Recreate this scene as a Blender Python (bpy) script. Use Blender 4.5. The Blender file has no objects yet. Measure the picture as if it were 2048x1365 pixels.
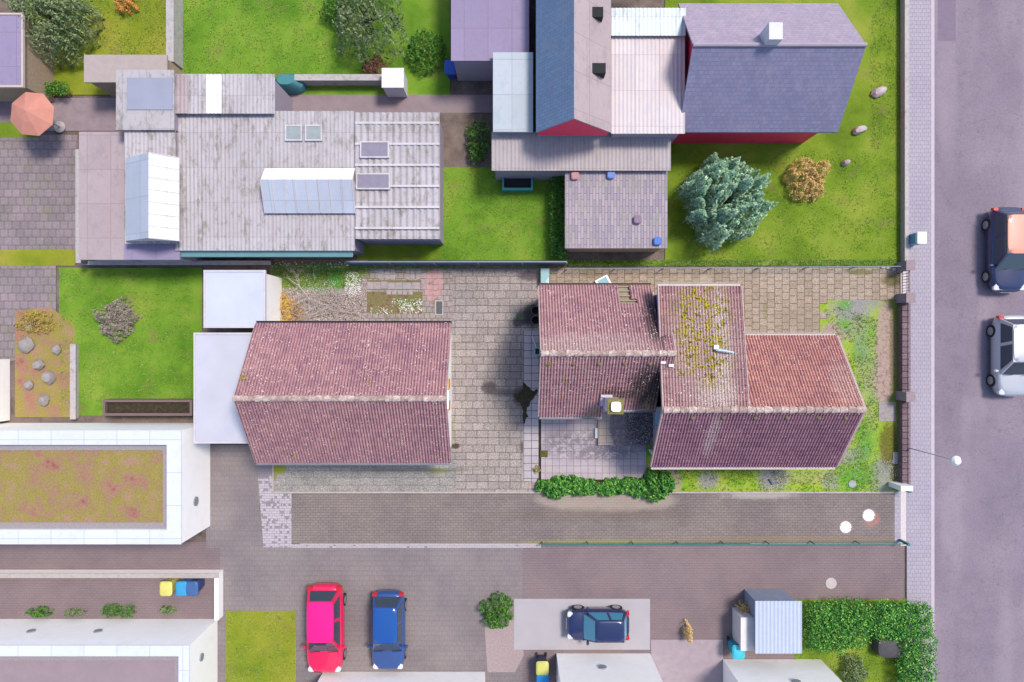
import bpy, math, random
from mathutils import Vector, noise as mnoise
random.seed(7)
R = math.radians
PI = math.pi
scn = bpy.context.scene
# ------------------------------------------------------------------ camera, sky, sun, exposure
CAMH = 34.0
cam = bpy.data.cameras.new("camera"); camo = bpy.data.objects.new("camera", cam)
scn.collection.objects.link(camo); scn.camera = camo
camo.location = (0, 0, CAMH); camo.rotation_euler = (0, 0, 0)
cam.sensor_width = 36; cam.lens = 1360 / 2048 * 36; cam.clip_end = 500
SUN_EL, SUN_AZ = R(62), R(37)          # azimuth counted from +X towards +Y
w = bpy.data.worlds.new("World"); scn.world = w; w.use_nodes = True
wn = w.node_tree.nodes; bg = wn["Background"]
sky = wn.new("ShaderNodeTexSky"); sky.sky_type = 'NISHITA'; sky.sun_disc = False
sky.sun_elevation = SUN_EL; sky.sun_rotation = PI / 2 - SUN_AZ
sky.air_density = 1.0; sky.dust_density = 1.6
w.node_tree.links.new(sky.outputs[0], bg.inputs[0]); bg.inputs[1].default_value = 0.135
sl = bpy.data.lights.new("sun", 'SUN'); slo = bpy.data.objects.new("sun", sl); scn.collection.objects.link(slo)
sl.energy = 2.5; sl.angle = R(13); sl.color = (1.0, 0.89, 0.77)
sd = Vector((math.cos(SUN_EL) * math.cos(SUN_AZ), math.cos(SUN_EL) * math.sin(SUN_AZ), math.sin(SUN_EL)))
slo.rotation_euler = sd.to_track_quat('Z', 'Y').to_euler(); slo.location = sd * 60
scn.view_settings.view_transform = 'Standard'; scn.view_settings.look = 'None'
scn.view_settings.exposure = 0.66; scn.view_settings.gamma = 1; scn.view_settings.use_curve_mapping = False

# ------------------------------------------------------------------ helpers
def W(px, py, z=0.0):
    k = (CAMH - z) / 1360
    return Vector(((px - 1024) * k, (682.5 - py) * k, z))

C = scn.collection
def tag(o, label=None, cat=None, group=None, kind=None):
    if label: o['label'] = label
    if cat: o['category'] = cat
    if group: o['group'] = group
    if kind: o['kind'] = kind
    return o
def thing(name, label, cat, loc=(0, 0, 0), group=None):
    o = bpy.data.objects.new(name, None); C.objects.link(o); o.location = loc
    o.empty_display_size = .3
    return tag(o, label, cat, group)
def copy_tree(o, parent=None):
    c = o.copy(); C.objects.link(c); c.parent = parent
    for ch in list(o.children): copy_tree(ch, c)
    return c

class MB:
    def __init__(s): s.v = []; s.f = []; s.uv = {}
    def quad(s, *p):
        n = len(s.v); s.v += [tuple(q) for q in p]; s.f.append(tuple(range(n, n + len(p)))); return s
    poly = quad
    def box(s, x0, x1, y0, y1, z0, z1):
        n = len(s.v)
        s.v += [(x0,y0,z0),(x1,y0,z0),(x1,y1,z0),(x0,y1,z0),(x0,y0,z1),(x1,y0,z1),(x1,y1,z1),(x0,y1,z1)]
        s.f += [tuple(n+i for i in q) for q in ((0,3,2,1),(4,5,6,7),(0,1,5,4),(1,2,6,5),(2,3,7,6),(3,0,4,7))]; return s
    def prism(s, pts, z0, z1):
        n = len(s.v); k = len(pts)
        a = sum(pts[i][0]*pts[(i+1)%k][1]-pts[(i+1)%k][0]*pts[i][1] for i in range(k))
        if a < 0: pts = pts[::-1]
        s.v += [(p[0],p[1],z0) for p in pts] + [(p[0],p[1],z1) for p in pts]
        s.f.append(tuple(range(n+k-1, n-1, -1))); s.f.append(tuple(range(n+k, n+2*k)))
        for i in range(k): j = (i+1) % k; s.f.append((n+i, n+j, n+k+j, n+k+i))
        return s
    def slab(s, p, t):                     # a sloping board: polygon p and thickness t downwards
        n = len(s.v); k = len(p)
        s.v += [tuple(q) for q in p] + [(q[0], q[1], q[2]-t) for q in p]
        s.f.append(tuple(range(n, n+k))); s.f.append(tuple(range(n+2*k-1, n+k-1, -1)))
        for i in range(k): j = (i+1) % k; s.f.append((n+i, n+k+i, n+k+j, n+j))
        return s
    def tube(s, pts, rad, n=8, cap=True):
        pts = [Vector(p) for p in pts]
        if not isinstance(rad, (list, tuple)): rad = [rad]*len(pts)
        rings = []
        for i, p in enumerate(pts):
            d = (pts[min(i+1, len(pts)-1)] - pts[max(i-1, 0)])
            if d.length < 1e-6: d = Vector((0, 0, 1))
            d.normalize()
            a = d.cross(Vector((0, 0, 1)) if abs(d.z) < .9 else Vector((1, 0, 0))).normalized(); b = d.cross(a)
            rings.append([p + (a*math.cos(2*PI*k/n) + b*math.sin(2*PI*k/n))*rad[i] for k in range(n)])
        return s.loft(rings, cap)
    def loft(s, rings, cap=True):
        b = len(s.v); n = len(rings[0])
        for r in rings: s.v += [tuple(q) for q in r]
        for i in range(len(rings)-1):
            for k in range(n):
                m = (k+1) % n
                s.f.append((b+i*n+k, b+i*n+m, b+(i+1)*n+m, b+(i+1)*n+k))
        if cap:
            s.f.append(tuple(b+k for k in range(n-1, -1, -1))); s.f.append(tuple(b+(len(rings)-1)*n+k for k in range(n)))
        return s
    def cyl(s, x, y, z0, z1, r, n=24, r1=None): return s.tube([(x,y,z0),(x,y,z1)], [r, r if r1 is None else r1], n)
    def build(s, name, mat, parent=None, loc=None, smooth=False, local=False, ang=35):
        o0 = Vector((0, 0, 0))
        if not local:
            if parent is not None:
                p = parent
                while p is not None: o0 = o0 + Vector(p.location); p = p.parent
            elif loc is not None: o0 = Vector(loc)
            else:
                xs = [q[0] for q in s.v]; ys = [q[1] for q in s.v]; zs = [q[2] for q in s.v]
                o0 = Vector(((min(xs)+max(xs))/2, (min(ys)+max(ys))/2, min(zs)))
        me = bpy.data.meshes.new(name)
        me.from_pydata([(q[0]-o0.x, q[1]-o0.y, q[2]-o0.z) for q in s.v], [], s.f)
        if s.uv:
            ul = me.uv_layers.new(name="UVMap")
            for poly in me.polygons:
                if poly.index in s.uv:
                    for li, uv in zip(poly.loop_indices, s.uv[poly.index]): ul.data[li].uv = uv
        if smooth:
            me.shade_smooth(); me.set_sharp_from_angle(angle=R(ang))
        me.materials.append(mat); me.update()
        ob = bpy.data.objects.new(name, me); C.objects.link(ob)
        if parent is not None: ob.parent = parent
        elif not local: ob.location = o0
        return ob

# ---- material nodes
class NM:
    def __init__(s, name, rough=.85, spec=.3, metal=0):
        s.m = bpy.data.materials.new(name); s.m.use_nodes = True; s.t = s.m.node_tree; s.n = s.t.nodes
        s.b = s.n["Principled BSDF"]; s.b.inputs['Roughness'].default_value = rough
        s.b.inputs['Specular IOR Level'].default_value = spec; s.b.inputs['Metallic'].default_value = metal
        s._pos = None; s._uv = None
    def link(s, a, b): s.t.links.new(a, b)
    @property
    def pos(s):
        if s._pos is None: s._pos = s.n.new("ShaderNodeNewGeometry").outputs['Position']
        return s._pos
    @property
    def obj(s):
        return s.n.new("ShaderNodeTexCoord").outputs['Object']
    @property
    def uv(s):
        if s._uv is None: s._uv = s.n.new("ShaderNodeTexCoord").outputs['UV']
        return s._uv
    def isl(s): return s.n.new("ShaderNodeNewGeometry").outputs['Random Per Island']
    def put(s, sock, v):
        if hasattr(v, 'is_output') or isinstance(v, bpy.types.NodeSocket): s.link(v, sock)
        elif isinstance(v, tuple) and len(v) == 3 and sock.type == 'RGBA': sock.default_value = (*v, 1)
        else: sock.default_value = v
    def noise(s, scale, detail=3, rough=.55, co=None, dist=0):
        t = s.n.new("ShaderNodeTexNoise"); s.link(co or s.pos, t.inputs['Vector'])
        t.inputs['Scale'].default_value = scale; t.inputs['Detail'].default_value = detail
        t.inputs['Roughness'].default_value = rough; t.inputs['Distortion'].default_value = dist
        return t.outputs['Fac']
    def vor(s, scale, out='Distance', co=None, rnd=1):
        t = s.n.new("ShaderNodeTexVoronoi"); s.link(co or s.pos, t.inputs['Vector'])
        t.inputs['Scale'].default_value = scale; t.inputs['Randomness'].default_value = rnd
        return t.outputs[out]
    def step(s, f, a, b):                       # smooth 0..1 between a and b
        t = s.n.new("ShaderNodeMapRange"); t.interpolation_type = 'SMOOTHSTEP'; s.put(t.inputs['Value'], f)
        t.inputs['From Min'].default_value = a; t.inputs['From Max'].default_value = b
        return t.outputs[0]
    def math(s, op, a, b=0.0, clamp=False):
        t = s.n.new("ShaderNodeMath"); t.operation = op; t.use_clamp = clamp
        s.put(t.inputs[0], a); s.put(t.inputs[1], b); return t.outputs[0]
    def vm(s, op, a, b=(0, 0, 0)):
        t = s.n.new("ShaderNodeVectorMath"); t.operation = op; s.put(t.inputs[0], a); s.put(t.inputs[1], b)
        return t.outputs['Value'] if op in ('LENGTH', 'DISTANCE', 'DOT_PRODUCT') else t.outputs[0]
    def mix(s, f, a, b, mode='MIX'):
        t = s.n.new("ShaderNodeMix"); t.data_type = 'RGBA'; t.blend_type = mode
        s.put(t.inputs[0], f); s.put(t.inputs[6], a); s.put(t.inputs[7], b); return t.outputs[2]
    def ramp(s, f, stops, const=False):
        t = s.n.new("ShaderNodeValToRGB"); s.link(f, t.inputs[0]); e = t.color_ramp
        if const: e.interpolation = 'CONSTANT'
        while len(e.elements) < len(stops): e.elements.new(.5)
        for i, (p, c) in enumerate(stops): e.elements[i].position = p; e.elements[i].color = (*c, 1)
        return t.outputs[0]
    def brick(s, wd, h, c1, c2, mortar, ms=.012, off=.5, co=None, loc=(0, 0, 0), rot=0, bias=0, freq=2):
        mp = s.n.new("ShaderNodeMapping"); s.link(co or s.pos, mp.inputs[0]); mp.inputs['Location'].default_value = loc
        mp.inputs['Rotation'].default_value = (0, 0, rot)
        t = s.n.new("ShaderNodeTexBrick"); s.link(mp.outputs[0], t.inputs['Vector'])
        t.inputs['Scale'].default_value = 1; t.inputs['Brick Width'].default_value = wd; t.inputs['Row Height'].default_value = h
        t.inputs['Mortar Size'].default_value = ms; t.inputs['Mortar Smooth'].default_value = .2; t.inputs['Bias'].default_value = bias
        t.offset = off; t.offset_frequency = freq
        s.put(t.inputs['Color1'], c1); s.put(t.inputs['Color2'], c2); s.put(t.inputs['Mortar'], mortar)
        return t.outputs['Color'], t.outputs['Fac']
    def blob(s, px, py, rx, ry, soft=.5, wob=.5, ns=3.0, z=0):      # 1 inside a wobbly ellipse, given in ground metres
        c = W(px, py, z)
        d = s.vm('SUBTRACT', s.pos, (c.x, c.y, 0)); d = s.vm('MULTIPLY', d, (1/rx, 1/ry, 0))
        l = s.vm('LENGTH', d); l = s.math('ADD', l, s.math('MULTIPLY', s.math('SUBTRACT', s.noise(ns, 4, .65), .5), wob*2))
        return s.step(l, 1+soft/2, 1-soft/2)
    def bump(s, h, dist=.02, st=.6):
        t = s.n.new("ShaderNodeBump"); t.inputs['Distance'].default_value = dist; t.inputs['Strength'].default_value = st
        s.link(h, t.inputs['Height']); s.link(t.outputs[0], s.b.inputs['Normal'])
    def done(s, col): s.put(s.b.inputs['Base Color'], col); return s.m

def plain(name, c, rough=.7, metal=0, var=.12, scale=4, spec=.4, dirt=None, streak=None):
    m = NM(name, rough, spec, metal)
    c2 = tuple(max(0, x*(1-var*2)) for x in c); c1 = tuple(min(1, x*(1+var*.5)) for x in c)
    col = m.mix(m.noise(scale, 4), c2, c1)
    if dirt: col = m.mix(m.math('MULTIPLY', m.step(m.noise(scale*.7, 5, .7), .48, .72), dirt[1]), col, dirt[0])
    return m.done(col)
def glossy(name, c, rough=.25, coat=.6, metal=0):
    m = NM(name, rough, .5, metal); m.b.inputs['Coat Weight'].default_value = coat; m.b.inputs['Coat Roughness'].default_value = .08
    m.b.inputs['Base Color'].default_value = (*c, 1); return m.m

def tile_mat(name, ca, cb, cc, lich=.5, moss=None, dark=None, bleach=None):
    m = NM(name, .8, .25)
    fl = m.vm('FLOOR', m.uv)
    wnz = m.n.new("ShaderNodeTexWhiteNoise"); wnz.noise_dimensions = '2D'; m.link(fl, wnz.inputs['Vector'])
    col = m.ramp(wnz.outputs['Value'], [(0, ca), (.5, cb), (1, cc)])
    col = m.mix(m.step(m.noise(.7, 5, .6), .35, .7), col, m.mix(1, col, (.86, .83, .88), 'MULTIPLY'))
    col = m.mix(m.math('MULTIPLY', m.step(m.noise(30, 3, .7), .5, .75), .3), col, m.mix(1, col, (.42, .38, .4), 'MULTIPLY'))
    # relief contrast put into the colour: darker troughs and overlaps of the courses
    sx = m.n.new("ShaderNodeSeparateXYZ"); m.link(m.uv, sx.inputs[0])
    fu = m.math('FRACT', m.math('MULTIPLY', sx.outputs[0], 2.0)); fv = m.math('FRACT', sx.outputs[1])
    tr = m.math('MULTIPLY', m.step(m.math('ABSOLUTE', m.math('SUBTRACT', fu, .12)), .30, .10), m.math('ADD', .6, m.math('MULTIPLY', m.step(m.noise(7, 4, .7), .35, .65), .4)))
    col = m.mix(tr, col, m.mix(1, col, (.26, .20, .26), 'MULTIPLY'))
    jn = m.math('MULTIPLY', m.step(fv, .84, .95), m.math('MULTIPLY', m.step(m.noise(6, 4, .8), .40, .6), .85))
    col = m.mix(jn, col, (.05, .035, .045))
    if dark: # dark staining, and shade of the higher wall painted into the tiles
        for (px, py, z, rx, ry, a) in dark:
            k = m.math('MULTIPLY', m.blob(px, py, rx, ry, .9, .35, 5, z), a)
            col = m.mix(k, col, (.022, .018, .02))
    if bleach:
        for (px, py, z, rx, ry, a) in bleach:
            k = m.math('MULTIPLY', m.blob(px, py, rx, ry, .9, .3, 5, z), m.step(m.noise(26, 3, .7), .46, .56))
            col = m.mix(m.math('MULTIPLY', k, a), col, (.5, .46, .42))
    # lichen dots
    for sc, rad, dens in ((9, .19, .74), (14, .25, .74), (5, .13, .62)):
        v = m.n.new("ShaderNodeTexVoronoi"); m.link(m.pos, v.inputs['Vector']); v.inputs['Scale'].default_value = sc
        k = m.step(m.math('ADD', v.outputs['Distance'], m.math('MULTIPLY', m.noise(40, 2), .12)), rad+.1, rad+.02)
        sp = m.n.new("ShaderNodeSeparateColor"); m.link(v.outputs['Color'], sp.inputs[0])
        k = m.math('MULTIPLY', k, m.step(sp.outputs[0], dens+.02, dens+.06))
        k = m.math('MULTIPLY', k, m.math('MULTIPLY', m.step(m.noise(.8, 3), .25, .55), lich, True))
        col = m.mix(k, col, (.74, .66, .64))
    if moss:
        for (px, py, z, rx, ry, a) in moss:
            k = m.math('MULTIPLY', m.blob(px, py, rx, ry, .9, .3, 4, z), m.step(m.math('ADD', m.math('MULTIPLY', m.noise(4.2, 2, .5), .6), m.math('MULTIPLY', m.noise(9, 3, .7), .55)), .575, .61))
            mc = m.ramp(m.noise(11, 3, .7), [(.38, (.035, .025, .012)), (.45, (.12, .10, .012)), (.53, (.34, .29, .02)), (.68, (.46, .40, .05))])
            col = m.mix(m.math('MULTIPLY', k, a), col, mc)
    m.bump(m.noise(60, 3, .7), .006, .5)
    return m.done(col)

def tile_slope(mb, e0, e1, r1, r0, roll=.130, course=.286, hgt=.045, lift=.034, u0=0, skip=None):
    """e0,e1 eave left/right seen from above-outside, r0,r1 ridge ends. Rolled concrete tiles with stepped courses."""
    e0, e1, r1, r0 = map(Vector, (e0, e1, r1, r0))
    L = ((r0-e0).length + (r1-e1).length)/2; Wd = (e1-e0).length
    nc = max(1, round(L/course)); nr = max(1, round(Wd/roll))
    nrm = (e1-e0).cross(r0-e0).normalized()
    if nrm.z < 0: nrm = -nrm
    prof = [(0, 0), (.34, 0), (.46, .8), (.6, 1), (.74, .8), (.86, 0)]
    us = [(i + p[0], p[1]) for i in range(nr) for p in prof] + [(nr, 0)]
    for j in range(nc):
        va, vb = j/nc, (j+1)/nc
        n = len(mb.v)
        wob = [random.uniform(-.004, .004) for _ in range(nr//2+1)]
        for (v, l) in ((va, 0), (va, 1), (vb, 0)):
            for (u, h) in us:
                t = u/nr; a = e0.lerp(e1, t); b = r0.lerp(r1, t)
                p = a.lerp(b, v)
                if l == 1: q = p + nrm*(lift + h*hgt + wob[min(int(u/2), nr//2)])
                elif v == va: q = p + nrm*(-.005 + h*hgt*.6)
                else: q = p + nrm*(h*hgt*.9)
                mb.v.append(tuple(q))
        m_ = len(us)
        for k in range(m_-1):
            ti = int(us[k][0]//2)
            if skip and skip(ti, j): continue
            for row in (0, 1):
                f = (n+row*m_+k, n+row*m_+k+1, n+(row+1)*m_+k+1, n+(row+1)*m_+k)
                fi = len(mb.f); mb.f.append(f)
                a = u0 + us[k][0]/2 + .01; b = u0 + us[k+1][0]/2 - .001
                mb.uv[fi] = [(a, j+.0), (b, j+.0), (b, j+.99), (a, j+.99)] if row else [(a, j+.97)]*4
    return mb

def ridge_caps(mb, a, b, r=.13, cap=.32):
    a, b = Vector(a), Vector(b); n = max(1, round((b-a).length/cap)); d = (b-a)/n; ax = (b-a).normalized()
    side = ax.cross(Vector((0, 0, 1))).normalized()
    for i in range(n):
        p = a + d*i; q = a + d*(i+1.06)
        rings = []
        for (c, rr) in ((p, r*1.16), (q, r*.9)):
            rings.append([c + side*(math.cos(t)*rr) + Vector((0, 0, math.sin(t)*rr*.75 - .02)) for t in [PI*k/8 for k in range(9)]] + [c + side*(-rr) + Vector((0,0,-.08)), c + side*rr + Vector((0,0,-.08))])
        mb.loft(rings)
    return mb

def gutter(mb, a, b, r=.07, out=None):
    a, b = Vector(a), Vector(b); ax = (b-a).normalized(); side = ax.cross(Vector((0, 0, 1))).normalized()
    ts = [PI + PI*k/8 for k in range(9)]
    ra = [a + side*(math.cos(t)*r) + Vector((0, 0, math.sin(t)*r)) for t in ts]; ra += [a + side*(math.cos(t)*(r-.012)) + Vector((0, 0, math.sin(t)*(r-.012))) for t in ts[::-1]]
    mb.loft([ra, [p + (b-a) for p in ra]])
    for k in range(9):
        if k < 8:
            mb.quad(ra[k], ra[k+1], ra[16-k], ra[17-k]); mb.quad(ra[k]+(b-a), ra[k+1]+(b-a), ra[16-k]+(b-a), ra[17-k]+(b-a))
    return mb

def rrect(cx, cy, hx, hy, z, p=4, n=32):
    out = []
    for k in range(n):
        t = 2*PI*(k+.5)/n; c, s_ = math.cos(t), math.sin(t)
        out.append(Vector((cx + hx*math.copysign(abs(c)**(2/p), c), cy + hy*math.copysign(abs(s_)**(2/p), s_), z)))
    return out

def inside(x, y, poly):
    r = False; j = len(poly)-1
    for i in range(len(poly)):
        if (poly[i][1] > y) != (poly[j][1] > y) and x < (poly[j][0]-poly[i][0])*(y-poly[i][1])/(poly[j][1]-poly[i][1])+poly[i][0]: r = not r
        j = i
    return r

# area: a sheet of ground at height z, polygon in ground pixels (40 px = 1 m)
def area(name, pts, z, mat, label=None, cat=None, thick=None, kind='structure'):
    mb = MB(); P = [(W(*p).x, W(*p).y) for p in pts]
    a = sum(P[i][0]*P[(i+1)%len(P)][1]-P[(i+1)%len(P)][0]*P[i][1] for i in range(len(P)))
    if a < 0: P = P[::-1]
    if thick: mb.prism(P, z-thick, z)
    else: mb.poly(*[(x, y, z) for x, y in P])
    o = mb.build(name, mat); tag(o, label, cat, None, kind); return o
def rc(x0, y0, x1, y1): return [(x0, y0), (x1, y0), (x1, y1), (x0, y1)]

# ------------------------------------------------------------------ materials
def grass_mat(name, a, b, c, s1=.33):
    m = NM(name, .95, .1)
    col = m.ramp(m.noise(s1, 6, .62), [(.34, a), (.5, b), (.66, c)])
    col = m.mix(m.math('MULTIPLY', m.step(m.noise(3.1, 5, .7), .52, .72), .35), col, m.mix(1, col, (1.3, .9, 1.3), 'MULTIPLY'))
    col = m.mix(m.math('MULTIPLY', m.step(m.noise(.9, 6, .7, co=m.vm('ADD', m.pos, (31, 7, 0))), .54, .70), .55), col, (.24, .20, .09))
    col = m.mix(m.math('MULTIPLY', m.noise(18, 4, .75), .9), m.mix(1, col, (.5, .5, .5), 'MULTIPLY'), m.mix(1, col, (1.25, 1.2, 1.1), 'MULTIPLY'))
    m.bump(m.noise(35, 4, .8), .05, .8); return m.done(col)
M_grass = grass_mat("lawn_green", (.11, .21, .018), (.19, .31, .03), (.30, .37, .06))
M_grass_y = grass_mat("lawn_yellowish", (.18, .27, .022), (.28, .33, .035), (.38, .36, .07))
M_grass_d = grass_mat("lawn_deep", (.09, .23, .02), (.17, .34, .035), (.27, .39, .06))

def pave_mat(name, wd, h, c1, c2, mortar, ms=.012, off=.5, loc=(0,0,0), rot=0, agg=.0, tone=(.8,.8,.82), tone_s=.35, extra=None, freq=2, bias=0, rough=.9):
    m = NM(name, rough, .25)
    col, f = m.brick(wd, h, c1, c2, mortar, ms, off, loc=loc, rot=rot, freq=freq, bias=bias)
    col = m.mix(m.step(m.noise(tone_s, 4, .6), .35, .68), col, m.mix(1, col, tone, 'MULTIPLY'))
    if agg:
        k = m.noise(42, 3, .8)
        col = m.mix(m.math('MULTIPLY', m.step(k, .52, .68), agg), col, m.mix(1, col, (.45, .45, .5), 'MULTIPLY'))
        col = m.mix(m.math('MULTIPLY', m.step(m.noise(15, 3, .85), .40, .66), agg), m.mix(1, col, (.62, .61, .62), 'MULTIPLY'), m.mix(1, col, (1.28, 1.27, 1.27), 'MULTIPLY'))
        col = m.mix(m.math('MULTIPLY', m.step(m.noise(55, 2, .7, co=m.vm('ADD', m.pos, (9, 3, 1))), .56, .68), agg), col, m.mix(1, col, (1.6, 1.6, 1.6), 'MULTIPLY'))
    if extra: col = extra(m, col)
    m.bump(m.math('SUBTRACT', m.noise(60, 3, .7), m.math('MULTIPLY', f, 2)), .006, .7)
    return m.done(col)

M_dirt = NM("bare_soil", .95, .1)
_c = M_dirt.ramp(M_dirt.noise(1.3, 6, .65), [(.3, (.11, .085, .075)), (.5, (.17, .135, .12)), (.75, (.23, .19, .17))])
_c = M_dirt.mix(M_dirt.step(M_dirt.noise(25, 4, .8), .45, .7), _c, M_dirt.mix(1, _c, (.5, .5, .5), 'MULTIPLY'))
M_dirt.bump(M_dirt.noise(30, 4, .8), .03, .7); M_dirt = M_dirt.done(_c)

def court_extra(m, col):
    # oil stains, dark patches, the damp hole, moss at the garage; broad bluish blob paints house shade
    moss = (.16, .17, .02)
    for (px, py, rx, ry, a, c) in ((978, 776, .38, .32, .75, (.05, .035, .035)), (1010, 786, .75, .2, .7, (.09, .08, .08)), (1040, 792, .34, .5, .8, (.05, .04, .035)), (1060, 552, .6, .25, .8, (.07, .055, .07)),
                                (1062, 630, .5, .6, .93, (.03, .028, .035)), (1036, 645, .28, .25, .8, (.04, .035, .045)), (1040, 632, .22, .15, .8, (.06, .09, .03)), (1048, 895, .2, .35, .8, (.07, .055, .05)),
                                (911, 893, .22, .14, .9, (.045, .03, .015)), (555, 938, .42, .28, .9, (.22, .25, .01)), (548, 955, .15, .15, .8, (.2, .2, .03)), (875, 943, .5, .12, .6, moss), (905, 860, .12, .5, .35, moss),
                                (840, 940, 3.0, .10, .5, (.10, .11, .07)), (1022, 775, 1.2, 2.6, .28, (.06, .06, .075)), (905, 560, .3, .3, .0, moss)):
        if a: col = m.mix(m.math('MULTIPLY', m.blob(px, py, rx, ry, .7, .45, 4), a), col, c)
    return col
M_court = pave_mat("aggregate_slabs", .55, .367, (0.398, 0.358, 0.330), (0.319, 0.286, 0.263), (0.112, 0.095, 0.078), .014, .37, loc=(.1, .06, 0), agg=.75, tone=(0.912, 0.912, 0.958), extra=court_extra, freq=3)
M_front = pave_mat("washed_concrete_slabs", 1.1, .36, (0.345, 0.328, 0.305), (0.310, 0.299, 0.282), (0.172, 0.161, 0.149), .01, .3, agg=.85, tone=(0.778, 0.799, 0.799), tone_s=1.2, extra=court_extra)
def beige_extra(m, col):
    for (px, py, rx, ry, a, c) in ((1360, 565, .6, .3, .5, (.32, .28, .2)), (1410, 560, .3, .3, .7, (.36, .32, .25)), (1530, 620, .1, .5, .4, (.15, .14, .03)), (1720, 545, .6, .15, .6, (.14, .14, .03)), (1180, 545, .5, .3, .4, (.15, .13, .05)), (1785, 560, .5, .35, .85, (.10, .085, .03)), (1600, 640, 1.2, .6, .25, (.2, .17, .12))):
        col = m.mix(m.math('MULTIPLY', m.blob(px, py, rx, ry, .8, .5, 5), a), col, c)
    return m.mix(m.math('MULTIPLY', m.step(m.noise(4, 5, .7), .56, .7), .45), col, (.16, .15, .07))
M_beige = pave_mat("sandy_slabs", .375, .375, (0.464, 0.389, 0.319), (0.383, 0.319, 0.259), (0.151, 0.119, 0.054), .014, .5, rot=PI/2, agg=.6, tone=(0.886, 0.864, 0.821), extra=beige_extra)
M_brokenslab = pave_mat("garden_slabs", .285, .285, (.46, .40, .40), (.37, .31, .32), (.15, .12, .10), .012, .4, agg=.35, tone=(.85, .9, .8), tone_s=1.2,
    extra=lambda m, col: m.mix(m.math('MULTIPLY', m.step(m.noise(2.2, 5, .7), .53, .64), .75), m.mix(m.math('MULTIPLY', m.blob(866, 570, .45, .9, .5, .3, 3), .5), col, (.52, .27, .28)), (.17, .14, .09)))
def drive_extra(m, col):
    col = m.mix(m.math('MULTIPLY', m.blob(1215, 1000, 3.5, .62, .4, .25, 1.5), .55), col, (.38, .32, .27))
    col = m.mix(m.math('MULTIPLY', m.blob(1180, 1030, 5, .35, .8, .5, 2), .35), col, (.13, .10, .08))
    col = m.mix(m.math('MULTIPLY', m.blob(1200, 1085, 3.6, .13, .9, .7, 5), .8), col, (.24, .22, .08))
    col = m.mix(m.math('MULTIPLY', m.blob(1580, 1082, 5.5, .2, .9, .7, 5), .6), col, (.22, .17, .10))
    col = m.mix(m.math('MULTIPLY', m.blob(1520, 990, 1.6, .22, .9, .7, 3), .6), col, (.42, .39, .38))
    col = m.mix(m.math('MULTIPLY', m.blob(1743, 1038, .42, .40, .5, .35, 6), .5), col, (.40, .17, .14))
    col = m.mix(m.math('MULTIPLY', m.blob(700, 1090, 3.5, .12, .9, .4, 3), .3), col, (.15, .14, .14))
    return m.mix(m.math('MULTIPLY', m.step(m.noise(45, 2, .6), .66, .72), .6), col, (.55, .53, .52))
M_drive = pave_mat("driveway_pavers", .255, .128, (0.324, 0.278, 0.258), (0.288, 0.246, 0.230), (0.168, 0.142, 0.132), .008, .5, agg=.25, tone=(0.798, 0.798, 0.840), tone_s=.45, extra=drive_extra)
M_lightpaver = pave_mat("grey_pavers", .25, .125, (.44, .42, .46), (.40, .38, .42), (.2, .19, .21), .010, .5, agg=.2,
    extra=lambda m, col: m.mix(m.math('MULTIPLY', m.math('GREATER_THAN', m.brickfac, .80), .75), col, (.17, .15, .17)) if hasattr(m, 'brickfac') else col)
# grey pavers with single dark stones; solid dark patch paints the garage's shade
_m = NM("grey_pavers_mixed", .9, .25)
_c1, _f1 = _m.brick(.125, .125, (0, 0, 0), (1, 1, 1), (0, 0, 0), .0, .5)
_sep = _m.n.new("ShaderNodeSeparateColor"); _m.link(_c1, _sep.inputs[0])
_thr = _m.math('SUBTRACT', .97, _m.math('MULTIPLY', _m.math('MULTIPLY', _m.step(_m.noise(1.4, 4), .35, .65), .5), _m.blob(540, 990, 2.2, 2.4, .8, .3, 1)))
_thr = _m.math('SUBTRACT', _thr, _m.math('MULTIPLY', _m.blob(530, 925, .9, .75, .6, .4, 3), 1.2))
_k = _m.math('GREATER_THAN', _sep.outputs[0], _thr)
_c2, _f2 = _m.brick(.25, .125, (.40, .37, .41), (.36, .33, .37), (.20, .19, .21), .010, .5)
_c3 = _m.mix(_m.math('MULTIPLY', _k, .7), _c2, (.15, .13, .155))
_m.bump(_m.noise(60, 3), .005, .5); M_lightpaver = _m.done(_c3)

def terr_extra(m, col):
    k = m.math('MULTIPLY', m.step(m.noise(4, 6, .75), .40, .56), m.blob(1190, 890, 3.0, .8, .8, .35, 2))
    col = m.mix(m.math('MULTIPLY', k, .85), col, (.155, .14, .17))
    return m.mix(m.math('MULTIPLY', m.step(m.noise(9, 4, .8), .62, .7), .5), col, (.2, .17, .18))
M_terr = pave_mat("terrace_slabs", .355, .355, (0.610, 0.546, 0.572), (0.546, 0.489, 0.514), (0.305, 0.267, 0.279), .012, 0, loc=(.12, .19, 0), agg=.12, tone=(0.990, 0.990, 1.034), tone_s=1.0, extra=terr_extra)
def terr2_extra(m, col):
    k = m.math('MULTIPLY', m.step(m.noise(3.2, 6, .72), .3, .5), m.blob(1262, 850, 1.12, 1.5, .12, .12, 4))  # cast shade of the house painted onto the slabs, with its edge
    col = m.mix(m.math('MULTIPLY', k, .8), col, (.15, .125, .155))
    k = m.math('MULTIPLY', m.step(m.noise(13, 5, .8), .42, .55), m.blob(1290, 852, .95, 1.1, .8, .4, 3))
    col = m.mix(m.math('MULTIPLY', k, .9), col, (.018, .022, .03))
    k = m.math('MULTIPLY', m.step(m.vor(14), .2, .1), m.blob(1280, 850, 1.1, 1.0, .8, .4, 3))
    return m.mix(m.math('MULTIPLY', k, .5), col, (.5, .5, .52))
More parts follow.
